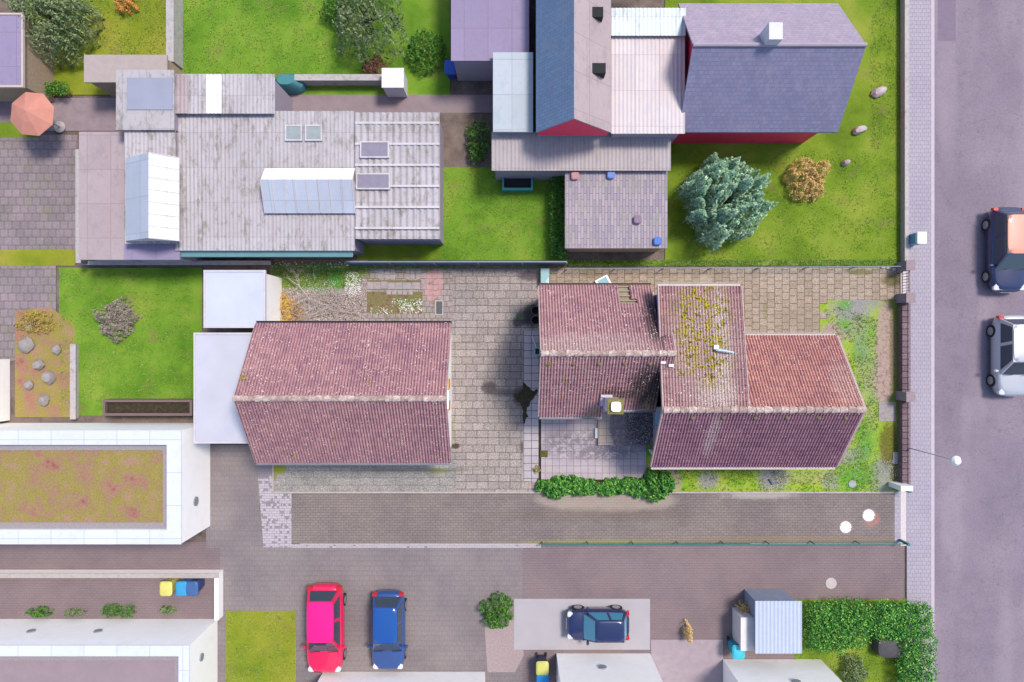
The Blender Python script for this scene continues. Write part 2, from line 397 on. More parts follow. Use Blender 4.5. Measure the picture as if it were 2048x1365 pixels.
M_terr2 = pave_mat("raised_terrace_slabs", .36, .36, (0.720, 0.600, 0.500), (0.660, 0.550, 0.460), (0.420, 0.360, 0.330), .012, 0, agg=.12, tone=(.93, .93, .96), extra=terr2_extra)
M_smooth = pave_mat("smooth_pale_slabs", .38, .376, (0.614, 0.578, 0.602), (0.566, 0.531, 0.555), (0.142, 0.118, 0.130), .014, 0, loc=(-.21, .10, 0), agg=.1, tone=(.88, .88, .92), tone_s=1.5)
M_asph = NM("asphalt_lavender", .95, .1)
_c = M_asph.ramp(M_asph.noise(.35, 5, .6), [(.3, (.19, .16, .205)), (.7, (.245, .208, .255))])
_c = M_asph.mix(M_asph.math('MULTIPLY', M_asph.step(M_asph.noise(50, 3, .8), .5, .7), .35), _c, M_asph.mix(1, _c, (.55, .55, .58), 'MULTIPLY'))
_c = M_asph.mix(M_asph.math('MULTIPLY', M_asph.step(M_asph.noise(12, 4, .85), .42, .62), .6), _c, M_asph.mix(1, _c, (.72, .71, .73), 'MULTIPLY'))
_c = M_asph.mix(M_asph.math('MULTIPLY', M_asph.step(M_asph.math('ABSOLUTE', M_asph.math('SUBTRACT', M_asph.noise(.45, 5, .7), .5)), .006, .001), .5), _c, (.09, .08, .10))
_k = M_asph.step(M_asph.noise(.16, 2, .4, co=M_asph.vm('MULTIPLY', M_asph.pos, (3, .6, 1))), .5, .7)
_c = M_asph.mix(M_asph.math('MULTIPLY', _k, .25), _c, (.36, .30, .34))
M_asph.bump(M_asph.noise(70, 3), .004, .5); M_asph = M_asph.done(_c)
M_side = pave_mat("sidewalk_pavers", .2, .2, (0.525, 0.493, 0.576), (0.493, 0.461, 0.538), (0.384, 0.358, 0.422), .008, .5, agg=.1, tone=(.93, .93, .96))
M_brownpave = pave_mat("brown_driveway", .25, .125, (0.320, 0.253, 0.260), (0.307, 0.243, 0.250), (0.256, 0.205, 0.211), .008, .5, agg=.12, tone=(.84, .84, .88), tone_s=.4)
M_greypave = pave_mat("parking_pavers", .25, .25, (0.336, 0.299, 0.299), (0.323, 0.287, 0.287), (0.275, 0.244, 0.244), .008, .5, agg=.12, tone=(.80, .80, .84), tone_s=.4)
M_purplepave = pave_mat("old_paving", .4, .4, (0.363, 0.303, 0.330), (0.308, 0.253, 0.286), (0.176, 0.143, 0.154), .015, .5, agg=.3, tone=(.8, .86, .78), tone_s=.7,
    extra=lambda m, col: m.mix(m.math('MULTIPLY', m.step(m.noise(1.1, 5, .7), .55, .7), .5), col, (.17, .19, .06)))
M_pink = plain("pink_gravel", (.36, .29, .295), .95, var=.25, scale=14)
M_conc = plain("concrete", (.42, .40, .41), .9, var=.15, scale=6, dirt=((.16, .14, .13), .5))
M_kerb = plain("kerb_stone", (.42, .38, .37), .9, var=.15, scale=8, dirt=((.25, .22, .18), .5))
M_white = plain("white_render", (.9, .89, .88), .85, var=.03, scale=2, dirt=((.72, .70, .67), .3))
M_whitepaint = plain("white_paint", (.85, .85, .86), .5, var=.03, scale=2)
M_cream = plain("cream_render", (.62, .55, .56), .9, var=.08, scale=2)
M_greyw = plain("grey_violet_render", (.33, .29, .36), .9, var=.1, scale=2)
M_brick = plain("brown_wall_stone", (.17, .12, .13), .9, var=.3, scale=9, dirt=((.32, .27, .28), .5))
M_red = plain("red_boards", (.80, .04, .12), .6, var=.12, scale=5)
M_zinc = plain("zinc", (.33, .35, .40), .45, metal=.4, var=.15, scale=6)
M_darkgut = plain("dark_gutter", (.05, .045, .06), .5, var=.2, scale=6)
M_palegut = plain("pale_gutter", (.56, .52, .52), .6, var=.15, scale=8, dirt=((.3, .25, .24), .5))
M_wood = plain("weathered_wood", (.40, .30, .22), .85, var=.25, scale=9)
M_owood = plain("orange_wood", (.55, .32, .14), .8, var=.2, scale=9)
M_verge = plain("verge_tile", (.47, .33, .34), .85, var=.2, scale=8, dirt=((.55, .5, .48), .4))
M_steel = plain("galvanised_steel", (.20, .24, .27), .55, metal=.2, var=.1)
M_teal = plain("green_painted_post", (.02, .20, .19), .5, var=.15)
M_bluefence = plain("blue_grey_fence", (.06, .16, .38), .5, var=.3, scale=12)
M_black = plain("black_plastic", (.015, .015, .018), .6, var=.2)
M_rubber = plain("rubber", (.02, .02, .02), .8)
M_dark = plain("dark_opening", (.02, .02, .022), .9)
M_soil_dark = plain("damp_soil", (.045, .035, .022), .95, var=.4, scale=9, dirt=((.07, .065, .012), .9))
M_glass = glossy("car_glass", (.03, .05, .08), .06, .5)
M_window = glossy("window_glass", (.08, .10, .13), .1, .5)
M_lichenridge = NM("ridge_cap_lichen", .9, .2)
_c = M_lichenridge.mix(M_lichenridge.step(M_lichenridge.noise(7, 5, .8), .46, .60), (.40, .29, .28), (.62, .56, .50))
_c = M_lichenridge.mix(M_lichenridge.math('MULTIPLY', M_lichenridge.step(M_lichenridge.noise(14, 4, .8, co=M_lichenridge.vm('ADD', M_lichenridge.pos, (3, 1, 7))), .55, .68), .7), _c, (.14, .12, .08))
_c = M_lichenridge.mix(M_lichenridge.step(M_lichenridge.isl(), 0, 1), M_lichenridge.mix(1, _c, (.66, .62, .62), 'MULTIPLY'), _c); M_lichenridge.bump(M_lichenridge.noise(30, 4), .02, .6); M_lichenridge = M_lichenridge.done(_c)

T1, T2, T3 = (.355, .20, .222), (.41, .235, .245), (.315, .175, .212)
M_tileG = tile_mat("garage_roof_tiles", T1, T2, T3, .95, moss=[(489, 755, 4.5, .2, .25, .7), (736, 764, 4.5, .15, .2, .6), (587, 910, 3, .12, .12, .9), (670, 880, 3.5, .1, .25, .4)])
M_tileW = tile_mat("wing_roof_tiles", (.38, .22, .235), (.43, .25, .255), (.335, .19, .22), .95,
    moss=[(1097, 731, 5, .13, .13, .8), (1132, 760, 4.6, .12, .12, .8), (1123, 798, 4, .1, .1, .7), (1300, 820, 3.6, .3, .6, .5), (1185, 828, 3.2, .28, .18, .9)],
    dark=[(1297, 775, 4, .85, 1.0, .85), (1309, 640, 4, .5, 1.0, .75), (1235, 790, 4, .7, .3, .5)], bleach=[(1180, 690, 4.8, 2.6, .5, .5)])  # dark list: painted shade beside the higher wall, mixed with staining
M_tileM = tile_mat("mossy_roof_tiles", (.37, .215, .215), (.43, .25, .24), (.31, .18, .19), .95,
    moss=[(1395, 630, 4.5, 1.15, 1.1, 1.0), (1415, 620, 4.5, .9, 1.5, 1), (1400, 700, 4.8, 1.0, 1.2, .95), (1420, 720, 4.8, .8, 1.1, .95), (1385, 640, 4.5, .6, 1.2, .8), (1362, 750, 5, .18, .25, .9)],
    bleach=[(1441, 690, 4.6, .35, 2.6, .95), (1430, 790, 5, .8, .7, .9), (1410, 700, 5, 1.6, 2.6, .45)])
M_tileR = tile_mat("lit_red_roof_tiles", (.45, .215, .195), (.52, .26, .22), (.39, .185, .19), .7, bleach=[(1690, 770, 4.5, .6, 1.0, .4)])  # reddish tiles, toned lighter as the sunlit slope
M_tileS = tile_mat("shaded_purple_roof_tiles", (.30, .155, .205), (.345, .18, .225), (.265, .135, .19), .5, bleach=[(1420, 870, 4, .25, 1.0, .6)])  # darker purple holds the shade of the south slope

def corr_mat(name, c1, c2, dirt=(.3, .27, .26), amt=.45, rough=.8, slate=False):
    m = NM(name, rough, .3)
    col = m.mix(m.noise(.9, 5, .65), c1, c2)
    col = m.mix(m.math('MULTIPLY', m.step(m.noise(4.5, 5, .8), .5, .7), amt*.6), col, m.mix(1, col, (.7, .66, .62), 'MULTIPLY'))
    bf, bfac = m.brick(.22, .14, (1.06, 1.06, 1.06), (.84, .85, .87), (.66, .66, .7), .010, .5) if slate else m.brick(1.1, 1.6, (1, 1, 1), (.88, .87, .86), (.72, .68, .66), .02, 0)
    col = m.mix(.8, col, m.mix(1, col, bf, 'MULTIPLY'))
    col = m.mix(m.math('MULTIPLY', m.step(m.noise(1.5, 6, .78, co=m.vm('MULTIPLY', m.pos, (1.6, .7, 1))), .49, .64), amt), col, dirt)
    return m.done(col)
M_corr = corr_mat("fibre_cement_sheet", (.34, .325, .355), (.44, .42, .45), (.19, .175, .15), .75)
M_corr2 = corr_mat("pale_sheet_metal", (.47, .46, .51), (.53, .52, .56), (.35, .32, .33), .4)
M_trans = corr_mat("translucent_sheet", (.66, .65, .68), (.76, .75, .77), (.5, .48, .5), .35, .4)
M_shadetrans = corr_mat("shaded_sheet", (.36, .42, .52), (.44, .48, .58), (.32, .36, .44), .3, .4)  # bluish copy of the rooflight sheet, shade put into its colour
M_slate = corr_mat("slate_blue", (.175, .18, .29), (.22, .215, .33), (.26, .23, .32), .5, .6, True)
M_slate2 = corr_mat("slate_teal", (.13, .21, .34), (.16, .24, .38), (.2, .22, .3), .5, .6, True)
M_slateN = corr_mat("slate_sunlit", (.29, .25, .34), (.33, .28, .37), (.36, .32, .36), .5, .8, True)  # lighter copy of the slate, sunlight on the north slope put into its colour
M_bitum_litslate = corr_mat("bitumen_and_lit_slate_brown", (.32, .27, .29), (.38, .32, .34), (.24, .2, .22), .5, .9)
M_violet = corr_mat("violet_felt", (.22, .20, .33), (.28, .23, .35), (.22, .18, .27), .5, .8)
M_green_roof = NM("sedum", .95, .1)
_c = M_green_roof.ramp(M_green_roof.noise(.8, 6, .65), [(.3, (.20, .08, .07)), (.38, (.34, .17, .13)), (.46, (.31, .21, .12)), (.53, (.29, .25, .06)), (.6, (.33, .23, .13)), (.68, (.38, .21, .17)), (.8, (.22, .08, .08))])
_c = M_green_roof.mix(M_green_roof.step(M_green_roof.noise(20, 4, .8), .4, .7), _c, M_green_roof.mix(1, _c, (.65, .65, .6), 'MULTIPLY'))
M_green_roof.bump(M_green_roof.noise(25, 4, .8), .04, .7); M_green_roof = M_green_roof.done(_c)
def leaf_mat(name, stops, rough=.6):
    m = NM(name, rough, .25); col = m.ramp(m.isl(), stops)
    return m.done(col)
L_hedge = leaf_mat("hedge_leaves", [(0, (.012, .07, .02)), (.4, (.03, .17, .03)), (.75, (.09, .33, .04)), (1, (.32, .55, .09))])
L_lime = leaf_mat("lime_leaves", [(0, (.2, .3, .01)), (1, (.5, .55, .03))])
L_spruce = leaf_mat("blue_green_foliage", [(0, (.11, .27, .18)), (.5, (.24, .43, .29)), (1, (.50, .62, .38))])
L_olive = leaf_mat("grey_green_foliage", [(0, (.04, .09, .03)), (.5, (.12, .18, .07)), (1, (.28, .33, .18))])
L_tan = leaf_mat("tan_foliage", [(0, (.42, .27, .08)), (1, (.72, .52, .22))])
L_green = leaf_mat("garden_foliage", [(0, (.015, .07, .01)), (.5, (.05, .16, .02)), (1, (.14, .30, .04))])
L_yellow = leaf_mat("golden_leaves", [(0, (.35, .16, .02)), (.6, (.62, .40, .06)), (1, (.75, .55, .15))])
L_rust = leaf_mat("rust_leaves", [(0, (.20, .10, .04)), (.6, (.45, .27, .14)), (1, (.62, .45, .34))])
L_grass = leaf_mat("grass_blades", [(0, (.06, .16, .015)), (.5, (.15, .29, .03)), (.85, (.31, .40, .08)), (1, (.55, .50, .28))])
L_dry = leaf_mat("dry_litter", [(0, (.05, .035, .03)), (.45, (.20, .14, .12)), (.75, (.48, .40, .38)), (1, (.8, .76, .76))])
L_pebble = leaf_mat("pebbles", [(0, (.12, .11, .11)), (.5, (.30, .29, .30)), (1, (.6, .58, .6))])
L_twig = plain("pale_twigs", (.60, .54, .51), .9, var=.3, scale=20)
M_bark = plain("bark", (.16, .12, .09), .95, var=.3, scale=12)

# ------------------------------------------------------------------ ground (setting)
g = MB(); g.poly((-120, -120, -.05), (120, -120, -.05), (120, 120, -.05), (-120, 120, -.05))
tag(g.build("ground", M_dirt), kind='structure')
E = 400          # how far the sheets run on beyond the photograph, in px
# street side
area("road", [(1866, -E), (2048+2*E, -E), (2048+2*E, 1365+E), (1866, 1365+E)], -.02, M_asph)
area("sidewalk", [(1813, -E), (1861, -E), (1861, 1365+E), (1813, 1365+E)], .03, M_side, thick=.1)
k = MB(); a_, b_ = W(1861, 1365+E), W(1868, -E); k.box(a_.x+.004, b_.x, a_.y, b_.y, -.1, .035); tag(k.build("kerb", plain("street_kerb", (.46, .41, .47), .9, var=.12, scale=6)), kind='structure')
area("road_patch", rc(1876, -10, 1912, 82), -.016, plain("darker_asphalt", (.19, .15, .21), .9))
# neighbouring ground, south
area("parking_paving", [(415, 1095), (1045, 1095), (1045, 1365+E), (415, 1365+E)], -.012, M_greypave)
area("shared_drive", [(1045, 1089), (1808, 1089), (1808, 1365+E), (1045, 1365+E)], -.012, M_brownpave)
area("concrete_pad", rc(1028, 1198, 1300, 1300), .002, plain("pale_pad", (.36, .345, .375), .9, var=.08, scale=1))
area("pink_gravel_bed", [(968, 1240), (1035, 1240), (1048, 1310), (1030, 1345), (975, 1345)], -.006, M_pink)
area("path", rc(-E, 1085, 440, 1250), -.008, M_brownpave)
area("alley_paving", [(412, 890), (530, 890), (530, 1097), (412, 1097)], -.006, M_greypave)
area("lawn", rc(452, 1222, 592, 1365+E), .0, M_grass_y)
area("lawn", rc(1590, 1200, 1842, 1365+E), .0, M_grass)
# west
area("lawn", rc(118, 536, 404, 832), .0, M_grass_d)
area("paving", rc(-E, 532, 112, 722), -.004, M_purplepave)
area("rockery_ground", [(30, 622), (100, 614), (148, 650), (150, 835), (30, 835)], .001, M_green_roof)
area("paving", rc(-E, 270, 155, 505), -.006, M_purplepave)
area("paving", rc(-E, 196, 232, 262), -.010, plain("path_mauve", (.27, .215, .24), .95, var=.2, scale=3))
area("lawn", rc(50, -E, 340, 190), .0, M_grass_y)
area("lawn", rc(346, -E, 900, 195), .0, M_grass_d)
area("lawn", rc(-E, 500, 150, 532), .002, M_grass_y)
area("lawn", rc(-E, 245, 80, 275), .002, M_grass)
area("paving", rc(548, 190, 1000, 226), .004, plain("mauve_terrace", (.25, .2, .22), .95, var=.15, scale=2))
area("soil_bed", rc(872, 222, 940, 480), .002, M_dirt)
area("lawn", rc(880, 335, 1135, 521), .004, M_grass_d)
area("lawn", rc(1330, -E, 1812, 530), .0, M_grass)
area("lawn", rc(715, 478, 885, 521), .006, M_grass)
# the plot itself
area("courtyard_paving", [(722, 532), (1080, 532), (1080, 985), (722, 985)], .008, M_court)
area("front_paving", [(547, 922), (912, 922), (912, 985), (547, 985)], .012, M_front)
area("back_paving", [(1074, 536), (1800, 536), (1800, 600), (1656, 600), (1656, 608), (1640, 608), (1640, 625), (1658, 625), (1658, 640), (1640, 640), (1640, 690), (1074, 690)], .012, M_beige)
area("driveway", rc(583, 984, 1791, 1088), .004, M_drive)
area("driveway_apron", [(512, 900), (549, 900), (549, 984), (583, 984), (583, 1095), (527, 1095)], .006, M_lightpaver)
area("pavers_edge", rc(583, 1089, 1082, 1096), .006, M_lightpaver)
area("light_paver_strip", rc(1789, 984, 1801, 1088), .010, M_side)
area("mosaic_strip", rc(1801, 538, 1813, 1092), .012, plain("pale_setts", (.60, .54, .56), .9, var=.2, scale=16))
area("pale_slab_strip", [(1047, 662), (1078, 662), (1078, 965), (1046, 962)], .016, M_smooth)
k = MB()
for (x0, y0, x1, y1) in ((545, 983.5, 1788, 986.5), (600, 1087, 1080, 1089.5), (545, 925, 547.5, 984), (1500, 1086.5, 1795, 1088.5)):
    a_, b_ = W(x0, y1), W(x1, y0); k.box(a_.x, b_.x, a_.y, b_.y, -.04, .045)
tag(k.build("kerb", M_kerb), kind='structure')
# weedy yard east and south of the house
m = NM("weedy_yard", .95, .1)
base = m.ramp(m.noise(1.1, 5, .65), [(.3, (.15, .36, .025)), (.5, (.29, .43, .04)), (.7, (.42, .43, .12))])
fine = m.noise(30, 4, .8)
base = m.mix(fine, m.mix(1, base, (.45, .5, .4), 'MULTIPLY'), m.mix(1, base, (1.3, 1.25, 1.3), 'MULTIPLY'))
grav = m.ramp(m.noise(35, 4, .8), [(.3, (.12, .11, .11)), (.55, (.29, .28, .30)), (.75, (.5, .49, .52))])
soil = m.ramp(m.noise(6, 6, .75), [(.3, (.14, .09, .08)), (.5, (.36, .27, .24)), (.8, (.43, .33, .29))])
for (px, py, rx, ry, a) in ((1700, 622, .95, .5, .9), (1730, 600, .9, .4, .85), (1720, 690, .3, 1.1, .45), (1735, 730, .5, 1.6, .3), (1700, 650, 1.0, .4, .4), (1416, 960, .45, .42, .9), (1545, 958, .72, .5, .95), (1662, 962, .42, .4, .7), (1695, 915, .5, .4, .7),
                            (1725, 905, .4, .4, .6), (1770, 950, .7, .9, .75), (1680, 668, .7, .35, .5), (1740, 812, .4, 1.5, .2)):
    base = m.mix(m.math('MULTIPLY', m.blob(px, py, rx, ry, 1.1, .7, 3), a), base, grav)
for (px, py, rx, ry, a) in ((1772, 700, .52, 2.6, .95), (1665, 665, .6, .45, .9), (1350, 962, .35, .6, .8), (1765, 760, .5, 1.3, .9), (1600, 955, 1.6, .3, .3)):
    base = m.mix(m.math('MULTIPLY', m.blob(px, py, rx, ry, .5, .35, 4), a), base, soil)
for (px, py, rx, ry, a) in ((1778, 890, .5, 1.1, .85), (1770, 590, .35, .35, .8), (1788, 690, .22, 4.5, .6), (1790, 940, .25, 1.0, .8)):
    base = m.mix(m.math('MULTIPLY', m.blob(px, py, rx, ry, .6, .5, 5), a), base, m.ramp(m.noise(12, 5, .8), [(.35, (.035, .03, .015)), (.6, (.17, .15, .03)), (.8, (.4, .36, .3))]))
for (px, py, rx, ry, a) in ((1718, 600, 1.0, 3.4, 0), (1710, 955, .9, .7, .9), (1730, 880, .45, 1.0, .8), (1720, 700, .4, .8, .4), (1690, 650, .3, .3, .7), (1690, 610, .3, .25, .8)):
    if a: base = m.mix(m.math('MULTIPLY', m.blob(px, py, rx, ry, 1.2, .8, 3), a), base, m.ramp(m.noise(25, 4, .8), [(.3, (.03, .16, .01)), (.7, (.16, .42, .05))]))
m.bump(fine, .04, .8)
yard = area("yard_ground", [(1290, 600), (1800, 560), (1800, 984), (1084, 984), (1084, 930), (1290, 930)], .004, m.done(base))
# planted corner west of the courtyard
m = NM("weedy_corner", .95, .1)
f = m.noise(34, 4, .85)
base = m.ramp(f, [(.38, (.05, .04, .035)), (.5, (.26, .21, .19)), (.64, (.62, .58, .57))])
gr = m.ramp(f, [(.3, (.02, .12, .01)), (.55, (.06, .32, .03)), (.8, (.22, .48, .12))])
yl = m.ramp(f, [(.3, (.16, .10, .02)), (.5, (.45, .29, .05)), (.75, (.6, .45, .2))])
base = m.mix(m.math('MULTIPLY', m.blob(640, 550, 2.1, .75, .7, .4, 2), .95), base, gr)
base = m.mix(m.math('MULTIPLY', m.blob(575, 550, 1.1, .7, .7, .35, 2), .8), base, m.ramp(f, [(.3, (.10, .13, .01)), (.7, (.32, .36, .05))]))
base = m.mix(m.math('MULTIPLY', m.blob(625, 525, 3.2, .12, .6, .6, 3), .8), base, m.ramp(f, [(.3, (.07, .03, .03)), (.75, (.3, .18, .15))]))
base = m.mix(m.math('MULTIPLY', m.blob(560, 625, .9, .9, .6, .5, 3), .8), base, yl)
base = m.mix(m.math('MULTIPLY', m.blob(740, 545, 1.0, .4, .8, .5, 3), .7), base, m.ramp(f, [(.3, (.12, .10, .03)), (.7, (.33, .28, .09))]))
m.bump(f, .04, .8)
area("planting_ground", rc(540, 520, 735, 690), .010, m.done(base))
m = NM("mossy_strip", .95, .1); f = m.noise(30, 4, .8)
base = m.ramp(m.noise(3, 5, .75), [(.35, (.12, .085, .06)), (.5, (.22, .17, .09)), (.65, (.10, .18, .03))])
m.bump(f, .04, .8)
M_mossy = m.done(m.mix(f, m.mix(1, base, (.5, .5, .5), 'MULTIPLY'), m.mix(1, base, (1.4, 1.4, 1.4), 'MULTIPLY')))
area("mossy_strip", rc(700, 526, 1130, 537), .016, M_mossy)
area("verge_grass", rc(1130, 520, 1800, 532), .012, grass_mat("verge_grass", (.10, .13, .03), (.12, .25, .03), (.3, .36, .12), 4))
area("garden_slab_paving", [(722, 545), (755, 545), (755, 538), (905, 538), (905, 652), (722, 652), (722, 600), (735, 600), (735, 575), (722, 575)], .016, M_brokenslab)
area("flower_bed", rc(734, 584, 845, 628), .022, M_mossy)
area("flower_bed", rc(734, 561, 842, 566), .022, M_mossy)
area("soil_strip", rc(1077, 838, 1084, 985), .020, M_soil_dark)
area("hedge_bed", rc(1074, 958, 1345, 984), .024, M_soil_dark)
# the damp hole in the slabs by the wing wall
hp = [(1046, 764), (1050, 767), (1054, 772), (1059, 775), (1062, 780), (1068, 783), (1072, 778), (1076, 781), (1074, 788), (1070, 791), (1068, 797), (1061, 803), (1059, 812), (1054, 816), (1053, 826), (1057, 834), (1052, 836), (1050, 846), (1047, 850), (1045, 835), (1046, 822), (1042, 812), (1040, 805), (1034, 803), (1031, 797), (1027, 795), (1030, 788), (1036, 789), (1039, 782), (1045, 779)]
area("wet_soil_patch", hp, .024, M_soil_dark)
# loose slabs in the garden corner, the terrace
area("terrace", [(1082, 834), (1196, 834), (1196, 889), (1291, 889), (1291, 948), (1285, 948), (1285, 958.5), (1082, 958.5)], .12, M_terr, thick=.14)
area("raised_terrace", rc(1195, 812, 1309, 889), .30, M_terr2, thick=.32)
area("concrete_slab_row", rc(1757, 804, 1791, 843), .03, plain("mossy_concrete", (.36, .33, .33), .95, var=.35, scale=14), thick=.06)
area("mortar_patch", rc(1786, 905, 1797, 928), .03, plain("white_stained_slab", (.55, .53, .55), .95, var=.4, scale=20), thick=.06)

exec_order = []
# ------------------------------------------------------------------ garage
def wall_gable(mb, X, y0, y1, yr, z0, ze, zr, t=.2):
    mb.loft([[(X, y0, z0), (X, y1, z0), (X, y1, ze), (X, yr, zr), (X, y0, ze)], [(X+t, y0, z0), (X+t, y1, z0), (X+t, y1, ze), (X+t, yr, zr), (X+t, y0, ze)]])

ZE, ZR = 2.75, 5.2
x0, x1 = -11.78, -2.80
yN = (682.5-648)*(CAMH-ZE)/1360; yS = (682.5-925)*(CAMH-ZE)/1360; yR = (682.5-797.5)*(CAMH-ZR)/1360
gar = thing("garage", "long detached outbuilding with purple tiled gable roof left of the courtyard", "garage", ((x0+x1)/2, (yN+yS)/2, 0))
b = MB(); wall_gable(b, x0+.2, yS+.3, yN-.3, yR, 0, ZE-.05, ZR-.16, .2); wall_gable(b, -3.23, yS+.3, yN-.3, yR, 0, ZE-.05, ZR-.16, .2)
b.box(x0+.4, -3.23, yS+.3, yS+.5, 0, ZE-.02); b.box(x0+.4, -3.23, yN-.5, yN-.3, 0, ZE-.02)
b.build("wall", M_white, gar)
b = MB(); tile_slope(b, (x0, yN, ZE), (x1, yN, ZE), (x1, yR, ZR), (x0, yR, ZR)); rfN = b.build("roof", M_tileG, gar)
b = MB(); tile_slope(b, (x0, yS, ZE), (x1, yS, ZE), (x1, yR, ZR), (x0, yR, ZR), u0=80); b.build("roof", M_tileG, gar)
b = MB(); ridge_caps(b, (x0-.03, yR, ZR+.02), (x1+.02, yR, ZR+.02)); b.build("ridge_cap", M_lichenridge, gar)
b = MB(); b.slab([(x0+.05, yN-.05, ZE-.03), (x0+.05, yR, ZR-.05), (x1-.05, yR, ZR-.05), (x1-.05, yN-.05, ZE-.03)][::-1], .08)
b.slab([(x0+.05, yS+.05, ZE-.03), (x1-.05, yS+.05, ZE-.03), (x1-.05, yR, ZR-.052), (x0+.05, yR, ZR-.052)], .08); b.build("roof_deck", M_wood, gar)
for X in (x0-.015, x1):
    b = MB()
    for (ya) in (yN, yS): b.slab([(X, ya, ZE+.06), (X+.015, ya, ZE+.06), (X+.015, yR, ZR+.06), (X, yR, ZR+.06)], .2)
    b.build("verge_board", M_verge, gar)
b = MB(); gutter(b, (x0, yN+.06, ZE-.02), (x1+.02, yN+.06, ZE-.02), .075); b.build("gutter", M_darkgut, gar)
b = MB(); gutter(b, (x0, yS-.06, ZE-.02), (x1+.02, yS-.06, ZE-.02), .075); b.build("gutter", M_zinc, gar)
for (X, Y) in ((x1-.25, yN+.06), (x1-.25, yS-.06)):
    b = MB(); s_ = 1 if Y > 0 else -1
    b.tube([(X, Y, ZE-.08), (X, Y-s_*.02, ZE-.25), (X, Y-s_*.3, ZE-.5), (X, Y-s_*.3, 0)], .04, 10); b.build("downpipe", M_zinc, gar, smooth=True)
for yy in (762, 803):
    p = W(903, yy); b = MB(); b.box(-3.03, -2.97, p.y-.28, p.y+.18, 1.3, 2.0); b.build("wooden_panel", M_owood, gar)
b = MB(); b.box(-3.03, -2.985, W(0, 810).y, W(0, 775).y, .05, 2.1); b.build("door", M_whitepaint, gar)

# ------------------------------------------------------------------ house
hse = thing("house", "large house with mossy tiled roof, white topped chimney and tiled wing", "house", (8, -1.5, 0))
zE, zR, zM = 2.8, 5.3, 4.33
XL, XR, XM = 6.39, 14.86, 9.99
YR, YS, YN, YM = -2.90, -5.75, .24, 2.40
b = MB(); tile_slope(b, (XL, YS, zE), (XR, YS, zE), (XR, YR, zR), (XL, YR, zR)); rS = b.build("roof", M_tileS, hse); tag(rS, "tiled slope facing the driveway, its shade painted purple")
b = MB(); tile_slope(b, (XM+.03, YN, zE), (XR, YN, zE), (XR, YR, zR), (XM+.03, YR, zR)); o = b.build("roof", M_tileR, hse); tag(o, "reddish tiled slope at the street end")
b = MB(); tile_slope(b, (XL, YM, zM), (XM, YM, zM), (XM, YR, zR), (XL, YR, zR), course=.33); o = b.build("roof", M_tileM, hse); tag(o, "flat tiled slope spotted with yellow moss")
b = MB(); ridge_caps(b, (XL, YR, zR+.02), (XR+.02, YR, zR+.02), .14, .36); b.build("ridge_cap", M_lichenridge, hse)
b = MB(); b.slab([(XL+.05, YS+.05, zE-.03), (XR-.05, YS+.05, zE-.03), (XR-.05, YR, zR-.05), (XL+.05, YR, zR-.05)], .1)
b.slab([(XM, YR, zR-.053), (XR-.05, YR, zR-.053), (XR-.05, YN-.05, zE-.03), (XM, YN-.05, zE-.03)], .1)
b.slab([(XL+.05, YR, zR-.056), (XM-.01, YR, zR-.056), (XM-.01, YM-.05, zM-.03), (XL+.05, YM-.05, zM-.03)], .12); b.build("roof_deck", M_wood, hse)
# walls
b = MB(); wall_gable(b, 14.4, YS+.35, YN-.35, YR, 0, zE-.05, zR-.18)
b.loft([[(7.0, YS+.35, 0), (7.0, YR+2.3, 0), (7.0, YR+2.3, 4.6), (7.0, YR, zR-.18), (7.0, YS+.35, zE-.05)], [(7.2, YS+.35, 0), (7.2, YR+2.3, 0), (7.2, YR+2.3, 4.6), (7.2, YR, zR-.18), (7.2, YS+.35, zE-.05)]])
b.box(7.2, 14.4, YS+.35, YS+.55, 0, zE-.02); b.box(9.9, 14.4, YN-.55, YN-.35, 0, zE-.02)
b.loft([[(6.52, -.6, 0), (6.52, YM-.3, 0), (6.52, YM-.3, zM-.18), (6.52, -.6, 4.7)], [(6.72, -.6, 0), (6.72, YM-.3, 0), (6.72, YM-.3, zM-.18), (6.72, -.6, 4.7)]])
b.box(6.72, 9.9, YM-.5, YM-.3, 0, zM-.16)
b.loft([[(9.72, YR+.1, 0), (9.72, YM-.5, 0), (9.72, YM-.5, zM-.14), (9.72, YR+.1, zR-.2)], [(9.897, YR+.1, 0), (9.897, YM-.5, 0), (9.897, YM-.5, zM-.14), (9.897, YR+.1, zR-.2)]])
b.build("wall", M_greyw, hse)
b = MB(); b.box(6.505, 6.52, .75, 2.05, 3.3, 4.0); b.build("window", plain("blue_window_board", (.08, .2, .6), .5), hse)
for (y0_, z0_) in ((YS, zE), (YN, zE)):
    b = MB(); b.slab([(XR, y0_, z0_+.07), (XR+.1, y0_, z0_+.07), (XR+.1, YR, zR+.07), (XR, YR, zR+.07)], .22); b.build("verge_board", M_verge, hse)
b = MB(); b.slab([(XL-.05, YS, zE+.07), (XL+.01, YS, zE+.07), (XL+.01, YR, zR+.07), (XL-.05, YR, zR+.07)], .22)
b.slab([(XL-.05, YR, zR+.072), (XL+.01, YR, zR+.072), (XL+.01, YM, zM+.07), (XL-.05, YM, zM+.07)], .22); b.build("verge_board", M_verge, hse)
b = MB(); b.slab([(XM-.01, YR, zR+.066), (XM+.035, YR, zR+.066), (XM+.035, YM, zM+.066), (XM-.01, YM, zM+.066)], .22); b.build("verge_board", M_verge, hse)
for (a_, c_, mm) in (((XL, YS-.07, zE-.02), (XR, YS-.07, zE-.02), M_palegut), ((XM+.05, YN+.06, zE-.02), (XR, YN+.06, zE-.02), M_palegut), ((XL, YM+.06, zM-.02), (XM, YM+.06, zM-.02), M_palegut)):
    b = MB(); gutter(b, a_, c_, .08); b.build("gutter", mm, hse)
